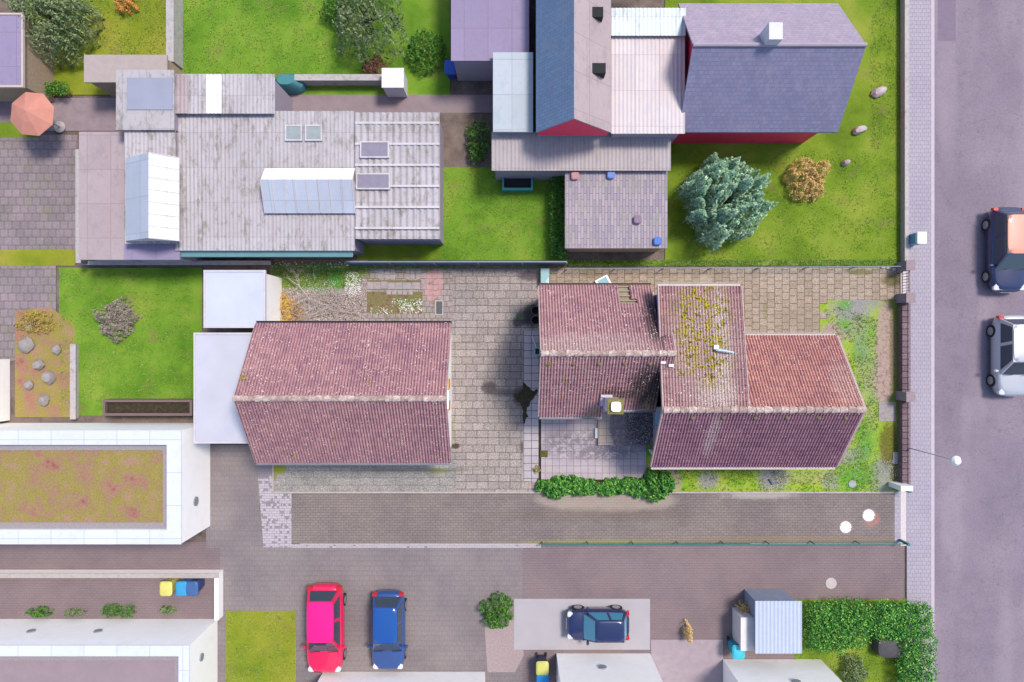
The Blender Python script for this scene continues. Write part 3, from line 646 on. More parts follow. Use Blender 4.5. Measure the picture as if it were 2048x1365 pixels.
# vent tiles along the purple slope and the wing
def vent(mbx, X, Y, Z, s):
    c = Vector((X, Y, Z)); mbx.loft([[c+Vector((math.cos(t)*.1, math.sin(t)*.09-.0, -.03)) for t in [2*PI*i/12 for i in range(12)]], [c+Vector((math.cos(t)*.08, math.sin(t)*.07+.01*s, .06)) for t in [2*PI*i/12 for i in range(12)]], [c+Vector((math.cos(t)*.03, math.sin(t)*.02+.01*s, .085)) for t in [2*PI*i/12 for i in range(12)]]])
M_vent = plain("vent_tile_mossy", (.20, .17, .09), .9, var=.4, scale=14)
for px in (1384, 1446, 1510, 1573, 1637, 1690):
    t = .13; Y = YR+(YS-YR)*t; Z = zR+(zE-zR)*t; X = (px-1024)*(CAMH-Z)/1360
    b = MB(); vent(b, X, Y, Z+.05, -1); b.build("vent_tile", M_vent, hse, smooth=True)
# wing
wx0, wyN, wyS, wyR, wzE, wzR = 1.24, 2.53, -3.45, -.516, 2.85, 5.35
chX = 4.12
zS2 = wzE + (wzR-wzE)*(.37/(wyR-wyS)); yS2 = wyS+.37
n_c = round(math.hypot(wyN-wyR, wzR-wzE)/.286)
def hole(ti, j):
    return (ti in (14, 15) and j in (0, 1, 2, 3)) or (ti == 16 and j == 3) or (ti == 15 and j == 7 and False)
b = MB(); tile_slope(b, (wx0, wyN, wzE), (XL, wyN, wzE), (XL, wyR, wzR), (wx0, wyR, wzR), skip=hole); o = b.build("roof", M_tileW, hse); tag(o, "wing slope with a gap of missing tiles showing battens")
b = MB(); tile_slope(b, (wx0, wyS, wzE), (chX, wyS, wzE), (chX, wyR, wzR), (wx0, wyR, wzR), u0=50)
tile_slope(b, (chX+.005, yS2, zS2), (XL+.12, yS2, zS2), (XL+.12, wyR, wzR), (chX+.005, wyR, wzR), u0=90); o = b.build("roof", M_tileW, hse); tag(o, "wing slope above the terrace, stain and painted shade at its right end")
def zmoss(Y): return zR + (zM-zR)*(Y-YR)/(YM-YR)
b = MB(); tile_slope(b, (XL+.03, .36, 4.63), (6.88, .36, 4.63), (6.88, wyR, wzR), (XL+.03, wyR, wzR)); tile_slope(b, (XL+.12, -1.16, 4.80), (6.88, -1.16, 4.80), (6.88, wyR, wzR), (XL+.12, wyR, wzR)); b.build("roof", M_tileW, hse)
b = MB(); b.slab([(6.885, wyR, wzR+.05), (6.93, wyR, wzR+.05), (6.93, .4, 4.7), (6.885, .4, 4.7)], .25); b.slab([(6.885, wyR, wzR+.05), (6.93, wyR, wzR+.05), (6.93, -1.2, 4.85), (6.885, -1.2, 4.85)], .25); b.build("verge_board", M_verge, hse)
b = MB(); ridge_caps(b, (wx0-.02, wyR, wzR+.02), (6.9, wyR, wzR+.02), .135, .36); b.build("ridge_cap", M_lichenridge, hse)
b = MB()
for k in range(0, 5):
    t = (k+.1)/4*.30; Y = wyN+(wyR-wyN)*t; Z = wzE+(wzR-wzE)*t-.035; b.box(4.7, 5.85, Y-.025, Y+.025, Z-.03, Z+.012)
b.build("roof_batten", M_wood, hse)
b = MB(); b.slab([(wx0+.05, wyR, wzR-.12), (XL, wyR, wzR-.12), (XL, wyN-.05, wzE-.10), (wx0+.05, wyN-.05, wzE-.10)], .06)
b.slab([(wx0+.05, wyS+.05, wzE-.03), (chX, wyS+.05, wzE-.03), (chX, wyR, wzR-.123), (wx0+.05, wyR, wzR-.123)], .06)
b.slab([(chX, yS2+.05, zS2-.05), (XL, yS2+.05, zS2-.05), (XL, wyR, wzR-.126), (chX, wyR, wzR-.126)], .06); b.build("roof_deck", plain("old_boards", (.33, .29, .2), .9, var=.35, scale=9), hse)
b = MB(); wall_gable(b, 1.42, wyS+.25, wyN-.3, wyR, 0, wzE-.05, wzR-.25)
b.box(1.62, 6.52, wyN-.5, wyN-.3, 0, wzE-.02); b.box(1.62, 7.0, wyS+.25, wyS+.45, 0, wzE+.2); b.build("wall", M_cream, hse)
for Y, Z in ((wyN, wzE), (wyS, wzE)):
    b = MB(); b.slab([(wx0-.05, Y, Z+.07), (wx0, Y, Z+.07), (wx0, wyR, wzR+.07), (wx0-.05, wyR, wzR+.07)], .2); b.build("verge_board", M_verge, hse)
b = MB(); gutter(b, (wx0, wyN+.06, wzE-.02), (XL, wyN+.06, wzE-.02), .07); b.build("gutter", plain("brown_gutter", (.10, .06, .05), .5), hse)
b = MB(); gutter(b, (wx0, wyS-.06, wzE-.02), (chX, wyS-.06, wzE-.02), .07); b.build("gutter", M_zinc, hse)
b = MB(); gutter(b, (chX+.55, yS2-.07, zS2-.03), (XL+.15, yS2-.07, zS2-.03), .08); b.build("gutter", M_zinc, hse)
for px in (1098, 1147, 1198, 1249, 1300):
    t = .15; Y = wyR+(wyS-wyR)*t; Z = wzR+(wzE-wzR)*t; X = (px-1024)*(CAMH-Z)/1360
    b = MB(); vent(b, X, Y, Z+.05, -1); b.build("vent_tile", M_vent, hse, smooth=True)
# lead flashing pieces
for (px, py) in ((1327, 725), (1343, 731)):
    b = MB(); p = W(px, py, 5.1); b.box(p.x-.12, p.x+.1, p.y-.07, p.y+.05, 4.9, 5.12)
    b.build("flashing", plain("pale_lead", (.6, .6, .64), .5), hse)
# chimney
ch = MB(); ch.box(4.12, 4.68, -3.05, -2.5, 2.6, 5.05); cho = ch.build("chimney", plain("chimney_render", (.62, .58, .64), .9, var=.15, scale=6, dirt=((.2, .17, .18), .5)), hse)
c_ = MB(); c_.box(4.06, 4.74, -3.11, -2.44, 5.05, 5.13); c_.build("chimney_cap", plain("mossy_concrete_cap", (.24, .22, .07), .95, var=.4, scale=14), cho)
c_ = MB(); c_.loft([rrect(4.40, -2.78, .2, .2, 5.13), rrect(4.40, -2.78, .2, .2, 5.22), rrect(4.40, -2.78, .21, .21, 5.24), rrect(4.40, -2.78, .21, .21, 5.28)]); c_.build("flue_cover", M_whitepaint, cho, smooth=True)
b = MB(); b.box(3.94, 4.45, -2.495, -2.38, 3.3, 3.9); b.box(3.94, 4.115, -2.9, -2.495, 3.1, 3.75); b.build("flashing", plain("lead_sheet", (.5, .46, .56), .6), hse)
# roof antenna mount
p = W(1432, 700, 4.9)
an = thing("roof_antenna", "pale bent aerial mount lying on the mossy roof slope", "antenna", (p.x, p.y, 4.85))
b = MB(); b.tube([(p.x, p.y, 4.82), (p.x, p.y, 5.15)], .035, 8); b.build("mast", M_steel, an)
b = MB(); b.tube([(p.x-.05, p.y, 5.1), (p.x+.35, p.y-.05, 5.12), (p.x+.7, p.y-.12, 5.1)], [.05, .045, .035], 8); b.build("arm", plain("pale_blue_metal", (.45, .6, .75), .5), an)
b = MB(); b.box(p.x-.1, p.x+.1, p.y+.02, p.y+.2, 4.86, 5.0); b.build("bracket", M_whitepaint, an)
# hoods and panels against the house wall by the terrace
gp = thing("glass_canopy", "bluish glass porch canopy against the house wall above the raised terrace", "canopy", W(1312, 838, 2.0))
b = MB(); a_ = W(1308, 822, 2.1); c_ = W(1320, 852, 2.1); b.slab([(a_.x, c_.y, 2.1), (7.0, c_.y, 2.2), (7.0, a_.y, 2.2), (a_.x, a_.y, 2.1)], .03); b.build("glass_pane", glossy("blue_canopy_glass", (.15, .3, .4), .15), gp)
b = MB(); b.tube([(a_.x, c_.y, 2.1), (a_.x, a_.y, 2.1)], .025, 6); b.tube([(a_.x, c_.y, 2.1), (7.0, c_.y, 2.2)], .025, 6); b.build("frame", M_steel, gp)
b = MB(); p = W(1296, 899); q = W(1305, 914)
b.prism([(p.x, p.y), (p.x+.05, p.y+.05), (q.x+.05, q.y+.03), (q.x, q.y-.02)], 0, 1.0)
tag(b.build("windbreak_panel", plain("pale_blue_board", (.68, .74, .8), .6)), "pale blue white board standing between terrace corner and house", "panel")
b = MB(); p = W(1192, 866, .12); b.box(p.x-.06, p.x+.06, p.y-.25, p.y+.25, .12, .26)
tag(b.build("terrace_step", plain("pale_step", (.6, .66, .7), .7)), "small pale step block against the raised terrace edge", "step")
p = W(1140, 844, .12); b = MB(); b.box(p.x-.17, p.x+.17, p.y-.06, p.y+.06, .125, .16)
tag(b.build("loose_brick", plain("pink_brick", (.45, .28, .3), .9)), "single pinkish brick lying on the terrace slabs", "brick")
p = W(1088, 908, .12); b = MB(); b.box(p.x-.18, p.x+.18, p.y-.17, p.y+.17, .122, .128)
tag(b.build("mossy_slab", plain("mossy_square", (.13, .12, .03), .95, var=.5, scale=12)), "one moss covered slab at the left edge of the terrace", "slab")
p = W(1287, 952, .1); b = MB(); b.box(p.x-.02, p.x+.16, p.y-.16, p.y+.14, 0, .1)
tag(b.build("dark_grate", M_dark), "narrow dark drain opening at the terrace's lower right corner", "drain")

# ------------------------------------------------------------------ small things on the plot
# two concrete rings
ring_lab = ["upper of two dark hollow rings beside the wing wall", "lower of two dark hollow rings beside the wing wall"]
for i, (px, py) in enumerate(((1071, 622), (1071, 641))):
    p = W(px, py); r = thing("planter_ring", ring_lab[i], "planter", (p.x, p.y, 0), "round planters at the wing wall")
    n = 24; o_, i_ = .24, .205
    rings = [[(p.x+math.cos(2*PI*k/n)*rr, p.y+math.sin(2*PI*k/n)*rr, z) for k in range(n)] for rr, z in ((o_*.9, .02), (o_, .4), (i_, .4), (i_*.9, .06))]
    b = MB(); b.loft(rings, False); b.build("pot", plain("dark_rim", (.10, .09, .08), .8), r, smooth=True)
    b = MB(); b.cyl(p.x, p.y, .02, .08, .19); b.build("soil", M_dark, r)
# green pump box and hose
p = W(1074, 702); r = thing("water_pump", "small turquoise box on the pale slabs under the wing's gable", "pump", (p.x, p.y, 0))
b = MB(); tq = plain("turquoise_plastic", (.2, .5, .5), .5)
for (a0, a1, b0, b1) in ((-.14, .14, .12, .16), (-.14, .14, -.22, -.18), (-.14, -.10, -.18, .12), (.10, .14, -.18, .12)): b.box(p.x+a0, p.x+a1, p.y+b0, p.y+b1, .02, .35)
b.build("frame", tq, r); b = MB(); b.box(p.x-.07, p.x+.07, p.y-.12, p.y+.08, .02, .3); b.build("motor", M_black, r)
b = MB(); q = W(1064, 672); b.tube([(q.x, q.y, .04), (q.x+.07, q.y-.2, .05), (p.x-.08, p.y+.3, .06), (p.x-.05, p.y+.15, .1)], .02, 6)
tag(b.build("hose", plain("pale_hose", (.6, .66, .66), .6)), "short pale hose lying on slabs above the turquoise box", "hose")
# cold frame: glass topped box at the wing's north wall
a_, c_ = W(1080, 573), W(1099, 537)
r = thing("cold_frame", "long glass topped box with painted turquoise reflection at the wing's upper left corner", "cold frame", ((a_.x+c_.x)/2, (a_.y+c_.y)/2, 0))
b = MB(); X0, X1, Y0, Y1 = a_.x, c_.x, a_.y+.05, c_.y-.02; mf = plain("dark_green_frame", (.05, .1, .1), .5)
b.box(X0, X0+.03, Y0, Y1, 0, .42); b.box(X1-.03, X1, Y0, Y1, 0, .42); b.box(X0+.03, X1-.03, Y0, Y0+.03, 0, .42); b.box(X0+.03, X1-.03, Y1-.03, Y1, 0, .42); b.build("frame", mf, r)
m = NM("cold_frame_glass", .2, .5); m.b.inputs['Coat Weight'].default_value = .5
k_ = m.step(m.math('ADD', m.noise(2.5, 3), m.math('MULTIPLY', m.vm('DOT_PRODUCT', m.pos, (1, 0, 0)), -1.2)), -1.62, -1.66)  # mask for a reflection painted as a paler part of the glass
b = MB(); b.box(X0+.03, X1-.03, Y0+.03, Y1-.03, .36, .39); b.build("glass_pane", m.done(m.mix(k_, (.25, .42, .44), (.62, .72, .72))), r)
# white window casement leaning by the wing
r = thing("old_window", "white framed old window lying behind the wing's gutter", "window", W(1206, 566))
p = W(1206, 566); an_ = R(28); ca, sa = math.cos(an_), math.sin(an_)
def rp(u, v): return (p.x+u*ca-v*sa, p.y+u*sa+v*ca)
b = MB()
for (u0_, u1_, v0_, v1_) in ((-.34, .34, .2, .27), (-.34, .34, -.33, -.26), (-.34, -.24, -.26, .2), (.24, .34, -.26, .2)): b.prism([rp(u0_, v0_), rp(u1_, v0_), rp(u1_, v1_), rp(u0_, v1_)], .1, .17)
b.build("frame", M_whitepaint, r); b = MB(); b.prism([rp(-.24, -.26), rp(.24, -.26), rp(.24, .2), rp(-.24, .2)], .12, .14); b.build("pane", glossy("blue_pane", (.2, .42, .5), .1), r)
# cellar light shaft grate
a_, c_ = W(870, 631), W(887, 601)
r = thing("light_shaft", "dark rectangular light shaft with pale rim in the garden slabs", "shaft", ((a_.x+c_.x)/2, (a_.y+c_.y)/2, 0))
b = MB(); X0, X1, Y0, Y1 = a_.x, c_.x, a_.y, c_.y
b.box(X0, X0+.06, Y0, Y1, 0, .05); b.box(X1-.06, X1, Y0, Y1, 0, .05); b.box(X0+.06, X1-.06, Y0, Y0+.06, 0, .05); b.box(X0+.06, X1-.06, Y1-.06, Y1, 0, .05); b.build("rim", M_kerb, r)
b = MB(); b.box(X0+.06, X1-.06, Y0+.06, Y1-.06, .0, .028); b.build("shaft_floor", plain("dark_shaft_floor", (.10, .10, .11), .8, var=.4, scale=9), r)
b = MB()
for i in range(7): xx = X0+.09+i*(X1-X0-.18)/6; b.box(xx-.004, xx+.004, Y0+.06, Y1-.06, .028, .042)
b.build("grate", M_steel, r)
# loose slabs of the garden path: row
n_ = 0
slabm = [plain("slab_pale", (.37, .325, .335), .9, var=.2, scale=6, dirt=((.2, .17, .14), .6)), plain("slab_grey", (.35, .325, .34), .9, var=.2, scale=6, dirt=((.2, .18, .15), .5)), plain("slab_pink", (.45, .27, .28), .9, var=.15, scale=6)]
for (x, y, wd, hh, mi) in ((734, 564, 14, 15, 0), (748, 564, 14, 15, 0), (762, 563, 14, 14, 1), (776, 565, 14, 14, 0), (790.5, 565, 14, 14, 1), (805, 565, 17, 14, 1), (824, 565, 17, 14, 0), (755, 538, 13, 20, 1), (769, 541, 11, 9, 1), (769, 550, 11, 9, 0), (781, 539, 10, 10, 0), (781, 550, 10, 10, 0),
                           (812, 537, 8, 10, 0), (821, 537, 9, 10, 0), (832, 537, 10, 10, 1), (811, 549, 9, 10, 0), (821, 549, 9, 10, 1), (832, 549, 10, 10, 0), (843, 559, 10, 11, 0), (773, 580, 9.5, 10, 0), (784, 580, 9.5, 10, 0), (795, 580, 9.5, 10, 1), (805.5, 580, 9.5, 10, 0), (816.5, 580, 9.5, 10, 0), (878, 559, 9, 10, 2), (867, 560, 9, 10, 2), (867, 571, 9, 10, 2), (867, 582, 10, 10, 2), (902, 540, 10, 9, 1), (866, 537, 9, 9, 2), (876, 537, 10, 10, 2)):
    p = W(x, y+hh); s_ = .025; j1 = random.uniform(0, .006)
    b = MB(); b.box(p.x+.01, p.x+wd/40-.008, p.y+.01, p.y+hh/40-.008, .0, .032+j1)
    tag(b.build("paving_slab", slabm[mi]), "square concrete slab laid loose in the garden corner above the outbuilding", "slab", "loose slabs in the garden corner")
# manhole covers
mlab = ["white manhole cover nearer the street, red sand around its rim", "white manhole cover lower left of the red rimmed one"]
for i, (px, py, rr) in enumerate(((1737, 1031, .29), (1691, 1054.5, .28))):
    p = W(px, py); r = thing("manhole_cover", mlab[i], "manhole cover", (p.x, p.y, 0), "manhole covers in the driveway")
    n = 40; b = MB()
    b.loft([[(p.x+math.cos(2*PI*k/n)*q, p.y+math.sin(2*PI*k/n)*q, z) for k in range(n)] for q, z in ((rr+.06, .0), (rr+.06, .014), (rr+.012, .014), (rr+.012, .005))], False)
    b.build("rim", plain("iron_rim", (.33, .25, .26), .7, var=.2), r)
    b = MB(); pts = []
    for k in range(48):
        t = 2*PI*k/48; q = rr
        for t0 in (R(165), R(345)):
            if abs((t-t0+PI) % (2*PI)-PI) < R(7): q = rr-.05
        pts.append((p.x+math.cos(t)*q, p.y+math.sin(t)*q))
    b.prism(pts, 0, .02); b.build("lid", plain("white_lid", (.84, .83, .87), .6, var=.04, scale=6), r)
# slate block on the south lawn, dark marker
p = W(1541, 964); b = MB(); b.prism([(p.x-.12, p.y+.14), (p.x-.02, p.y+.14), (p.x+.16, p.y-.13), (p.x+.05, p.y-.12)], 0, .12)
tag(b.build("slate_block", plain("slate_block", (.12, .13, .16), .8)), "dark slate block in the grey gravel patch below the house", "stone")
p = W(1704, 968); b = MB(); b.prism([(p.x+math.cos(k*PI/4)*.2, p.y+math.sin(k*PI/4)*.2) for k in range(8)], 0, .05)
tag(b.build("flat_stone", plain("flat_grey_stone", (.34, .36, .38), .9)), "flat grey stone in the lawn's lower right corner", "stone")
p = W(1341, 958); b = MB(); b.tube([(p.x-.2, p.y+.03, .1), (p.x, p.y-.02, .12), (p.x+.12, p.y+.05, .1)], [.09, .1, .03], 8); tag(b.build("stump", M_dark), "dark stump end beside the large bush at the lawn edge", "stump")

# ---- street wall, pillars, gate, mailbox
ws = MB()
y0_, y1_ = W(0, 976).y, W(0, 606).y
r = thing("street_wall", "low brown brick wall with coping between plot and sidewalk", "wall", (W(1803, 790).x, (y0_+y1_)/2, 0))
xa, xb = W(1795, 0).x, W(1806, 0).x
b = MB(); b.box(xa, xb, y0_, y1_, 0, .42); b.build("wall", M_brick, r)
mcop = pave_mat("coping_bricks", .5, .3, (.24, .17, .19), (.19, .13, .15), (.06, .04, .05), .02, .0, agg=.6, rot=0)
b = MB(); b.box(xa-.03, xb+.03, y0_, y1_, .42, .48); b.build("coping", mcop, r)
b = MB()
for i in range(4): xx = xb+.06+i*.035; b.tube([(xx, y0_, .35), (xx, y1_, .35)], .008, 4)
n = 46
for i in range(n): yy = y0_+(y1_-y0_)*i/(n-1); b.tube([(xb+.04, yy, .35), (xb+.18, yy, .35)], .008, 4)
b.build("wire_strip", plain("dark_red_wire", (.13, .06, .08), .6), r)
plab = ["brick gate pillar at the upper end of the street wall", "brick gate pillar just below the narrow gate", "brick pillar in the middle of the street wall"]
for i, py in enumerate((535, 598, 791)):
    p = W(1796, py); r = thing("brick_pillar", plab[i], "pillar", (p.x+.2, p.y, 0), "brick pillars of the street wall")
    pm = plain("pillar_brick", (.30, .23, .26), .9, var=.2, scale=10)
    b = MB(); b.box(p.x-.12, p.x+.26, p.y-.22, p.y+.22, 0, .92); b.build("shaft", plain("pillar_shaded_brick", (.26, .24, .30), .85, var=.2, scale=9), r)  # bluish shaft colour carries the shade of the pillar's side
    b = MB(); b.box(p.x-.15, p.x+.29, p.y-.25, p.y+.25, .92, .98); b.build("cap", pm, r)
r = thing("garden_gate", "narrow low barred gate between the two upper pillars", "gate", W(1801, 567))
b = MB(); xg = W(1801, 0).x; ya, yb = W(0, 592).y, W(0, 541).y
b.box(xg, xg+.04, ya, yb, .7, .74); b.box(xg, xg+.04, ya, yb, .1, .14)
for i in range(9): yy = ya+(yb-ya)*(i+.5)/9; b.box(xg+.01, xg+.03, yy-.012, yy+.012, .14, .7)
b.build("bars", plain("dark_bars", (.2, .13, .14), .6), r)
p = W(1780, 968); r = thing("letterbox_pillar", "white slanted letterbox pillar at the driveway mouth", "letterbox", (p.x, p.y, 0))
b = MB(); b.box(p.x-.08, p.x+.5, p.y-.12, p.y+.12, 0, 1.1); b.build("body", M_whitepaint, r); b = MB(); b.box(p.x+.05, p.x+.4, p.y-.128, p.y-.12, .8, .84); b.build("slot", M_dark, r)
plab = ["green gate post beside the white letterbox pillar", "green gate post at the lower end of the driveway mouth"]
for i, (px, py) in enumerate(((1801, 977), (1799, 1080))):
    p = W(px, py); b = MB(); b.box(p.x-.05, p.x+.05, p.y-.05, p.y+.05, 0, .82)
    b.box(p.x-.06, p.x+.06, p.y-.06, p.y+.06, .82, .84); tag(b.build("gate_post", M_teal), plab[i], "post", "green gate posts")
# meter box in the pavers
p = W(1793, 988); b = MB(); b.box(p.x-.11, p.x+.11, p.y-.12, p.y+.12, 0, .03); tag(b.build("valve_cover", plain("blue_grey_cover", (.22, .25, .32), .6)), "small blue grey valve cover at the letterbox pillar foot", "cover")
# mesh fences
def fence(name, label, a, b_, h, npost, mpost, mwire, dense=.25):
    a, b_ = Vector(a), Vector(b_); r = thing(name, label, "fence", (a+b_)/2)
    for i in range(npost):
        p = a.lerp(b_, i/(npost-1)); m_ = MB(); m_.tube([(p.x, p.y, 0), (p.x, p.y, h+.04)], .028, 8); m_.build("post", mpost, r)
    m_ = MB(); m_.tube([(a.x, a.y, h), (b_.x, b_.y, h)], .022, 6); m_.build("rail", mpost, r)
    m_ = MB()
    for z in [h*k/4 for k in range(1, 4)]: m_.tube([(a.x, a.y, z), (b_.x, b_.y, z)], .004, 4)
    n = int((b_-a).length/dense)
    for i in range(n): p = a.lerp(b_, i/n); m_.tube([(p.x, p.y, .03), (p.x, p.y, h)], .004, 4)
    m_.build("mesh_panel", mwire, r); return r
fence("wire_fence", "low green mesh fence along the bottom edge of the driveway", W(1084, 1084), W(1799, 1082), .55, 9, M_teal, M_teal)
fence("wire_fence", "steel railed mesh fence behind the house along the lawn", W(1132, 541), W(1797, 536), .7, 8, M_steel, plain("blue_wire", (.2, .3, .4), .5))
r = thing("boundary_fence", "blue grey panel fence between garden corner and neighbour's roofs", "fence", W(915, 527))
a_, c_ = W(702, 530.5), W(1130, 528); b = MB(); b.box(a_.x, c_.x, a_.y, a_.y+.04, 0, 1.25); b.build("panel", M_bluefence, r)
b = MB(); b.box(a_.x, c_.x, a_.y-.01, a_.y+.05, 1.25, 1.28); b.build("rail", M_steel, r)
for i in range(6): xx = a_.x+(c_.x-a_.x)*i/5; b = MB(); b.box(xx-.03, xx+.03, a_.y-.05, a_.y-.016, 0, 1.2); b.build("post", M_steel, r)

# ------------------------------------------------------------------ plants
def leaf_cloud(mb, clumps, n, size, flat=.4, seed=0):
    rd = random.Random(seed)
    tot = sum(c[3]**2 for c in clumps)
    for (cx, cy, cz, rr) in clumps:
        for _ in range(int(n*rr*rr/tot)):
            th = rd.uniform(0, 2*PI); u = rd.uniform(-.35, 1); s_ = math.sqrt(max(0, 1-u*u)); q = rr*(.55+.5*rd.random()**.5)
            d = Vector((math.cos(th)*s_, math.sin(th)*s_, u)); c = Vector((cx, cy, cz)) + Vector((d.x*q, d.y*q, d.z*q*.8))
            nn = (d*.7 + Vector((rd.gauss(0, .6), rd.gauss(0, .6), flat+rd.gauss(0, .4)))).normalized(); c += Vector((rd.gauss(0, .12), rd.gauss(0, .12), rd.gauss(0, .1)))*rr
            a = nn.cross(Vector((rd.gauss(0, 1), rd.gauss(0, 1), rd.gauss(0, 1)))).normalized(); b2 = nn.cross(a)
            L = size*rd.uniform(.6, 1.3); wd = L*.45
            mb.quad(c-a*L*.5, c-b2*wd*.5+nn*L*.06, c+a*L*.5, c+b2*wd*.5+nn*L*.06)
def leaf_field(mb, cx, cy, z0, rx, ry, h, n, size, seed, freq=2.2):
    # foliage over an uneven dome: lobed outline, lumps and hollows, gaps
    rd = random.Random(seed); o = seed*7.3
    def edge(t): return 1 + .42*mnoise.noise(Vector((math.cos(t)*1.6+o, math.sin(t)*1.6, o))) + .26*mnoise.noise(Vector((math.cos(t)*4+o, math.sin(t)*4, 3+o)))
    def top(x, y, r):
        return h*(.30 + .55*math.sqrt(max(0, 1-r*r)) + .34*mnoise.noise(Vector((x*freq+o, y*freq, o))) + .34*mnoise.noise(Vector((x*freq*2.3, y*freq*2.3+o, o))))
    k = 0
    while k < n:
        t = rd.uniform(0, 2*PI); r = math.sqrt(rd.random())*1.02; e = edge(t)
        dx, dy = math.cos(t)*r*rx*e, math.sin(t)*r*ry*e
        k += 1
        g = mnoise.noise(Vector((dx*freq*1.7+o, dy*freq*1.7, 9+o)))
        if g < (-.16 if freq > 2.1 or rx < 1.0 else -.25) and rd.random() < .85: continue
        z = top(dx, dy, r); s = .06
        gx = (top(dx+s, dy, min(1, r))-top(dx-s, dy, min(1, r)))/(2*s); gy = (top(dx, dy+s, min(1, r))-top(dx, dy-s, min(1, r)))/(2*s)
        nn = (Vector((max(-1.2, min(1.2, -gx))*.8+dx/rx*.3, max(-1.2, min(1.2, -gy))*.8+dy/ry*.3, 1.0)) + Vector((rd.gauss(0, .45), rd.gauss(0, .45), rd.gauss(0, .2)))).normalized()
        c = Vector((cx+dx, cy+dy, z0+max(.05, z-abs(rd.gauss(0, .16))*h)))
        a = nn.cross(Vector((rd.gauss(0, 1), rd.gauss(0, 1), rd.gauss(0, 1)))).normalized(); b2 = nn.cross(a)
        L = size*rd.uniform(.6, 1.35); wd = L*.42
        mb.quad(c-a*L*.5, c-b2*wd*.5+nn*L*.06, c+a*L*.5, c+b2*wd*.5+nn*L*.06)
def shrub(name, label, cat, px, py, rad, h, mat, n=2500, size=.07, group=None, kind_clumps=9, seed=1, elong=(1, 1), trunk=True, z0=0):
    rd = random.Random(seed); p = W(px, py)
    r = thing(name, label, cat, (p.x, p.y, z0), group)
    cl = []
    for i in range(kind_clumps):
        a = rd.uniform(0, 2*PI); q = math.sqrt((i+.5)/kind_clumps)*rad*.72; a = i*2.4+rd.uniform(-.4, .4)
        q *= rd.uniform(.8, 1.2); cl.append((p.x+math.cos(a)*q*elong[0], p.y+math.sin(a)*q*elong[1], z0+h*(.38+.5*(1-q/rad)*rd.uniform(.5, 1.3)+rd.uniform(0, .15)), rad*rd.uniform(.20, .42)*min(elong)*(1.25 if kind_clumps < 12 else 1)))
    b = MB(); leaf_field(b, p.x, p.y, z0, rad*elong[0], rad*elong[1], h, n, size, seed, 3.2/max(.7, min(1.6, rad))); b.build("crown", mat, r)
    b = MB(); b.tube([(p.x, p.y, z0), (p.x+.02, p.y, z0+h*.35), (p.x, p.y+.03, z0+h*.7)], [max(.03, rad*.07), max(.025, rad*.05), .02], 8)
    for (cx, cy, cz, rr) in cl: b.tube([(p.x, p.y, z0+h*.3), ((p.x+cx)/2, (p.y+cy)/2, z0+h*.5), (cx, cy, cz)], [max(.02, rad*.03), max(.015, rad*.02), .008], 6)
    b.build("trunk", M_bark, r); return r
hl = [("leftmost bush of the hedge in front of the terrace", 1112, 972, .80, .8, (1.0, .64)), ("second bush of the terrace hedge, reaching to the hedge's gap", 1158, 972, .92, .7, (1.1, .52)), ("bush right of the gap in the terrace hedge", 1226, 972, .80, .65, (1.05, .52)),
      ("bush between the lime green shoot and the large end bush", 1268, 972, .84, .65, (1.1, .54)), ("large rounded bush at the hedge's right end by the house corner", 1314, 966, .78, .95, (.96, 1.0))]
for i, (lb, px, py, rad, h, el) in enumerate(hl):
    shrub("hedge_bush", "green leafy "+lb, "bush", px, py, rad, h, L_hedge, 5600, .12, "bushes in front of the terrace", 22, 10+i, el)
shrub("lime_shrub", "small lime green shoot in the terrace hedge", "shrub", 1222, 983, .2, .5, L_lime, 420, .07, None, 4, 31)
shrub("lime_shrub", "small yellowish plant at the terrace's left edge strip", "shrub", 1074, 939, .18, .25, leaf_mat("yellow_olive", [(0, (.12, .12, .02)), (1, (.42, .36, .08))]), 300, .06, None, 4, 32)
shrub("golden_shrub", "golden leaved low shrub at the garden corner's left edge", "shrub", 562, 620, .85, .35, L_yellow, 3000, .06, None, 16, 33, (.8, 1))
shrub("rust_shrub", "rust and pink low shrub right of the golden one", "shrub", 592, 632, .65, .25, L_rust, 1800, .05, None, 12, 34, (.7, 1))
# bare brush pile
rd = random.Random(5); p0 = W(650, 608); r = thing("bare_shrub", "bare twiggy grey shrub lying over the garden corner", "shrub", (p0.x, p0.y, 0))
def branch(mb, p, d, L, rr, depth):
    pts = [Vector(p)]; dd = Vector(d).normalized()
    for k in range(4):
        dd = (dd + Vector((rd.gauss(0, .18), rd.gauss(0, .18), rd.gauss(0, .1)))).normalized(); q = pts[-1]+dd*L/4
        q.z = max(.06, min(q.z, 1.0)); pts.append(q)
    mb.tube(pts, [rr*(1-.2*k) for k in range(5)], 4)
    if depth > 0:
        for _ in range(4):
            i = rd.randint(1, 4); nd = (dd + Vector((rd.gauss(0, .8), rd.gauss(0, .8), rd.gauss(0, .3))))
            branch(mb, pts[i], nd, L*rd.uniform(.4, .7), rr*.6, depth-1)
b = MB()
a_, c_ = W(573, 555), W(655, 612)
for s_ in (1,):
    pts = [W(573, 555, .25), W(598, 572, .4), W(618, 597, .5), W(655, 612, .45)]
    b.tube(pts, [.015, .022, .022, .01], 5)
for (pa, dx, dy) in ((pts[1], -.6, -.35), (pts[1], -.2, .7), (pts[2], .3, .5), (pts[2], -.7, -.25), (pts[1], .1, .6), (pts[3], .6, -.4), (pts[2], 0, -.8)): branch(b, pa, (dx, dy, .05), rd.uniform(.7, 1.1), .013, 1)
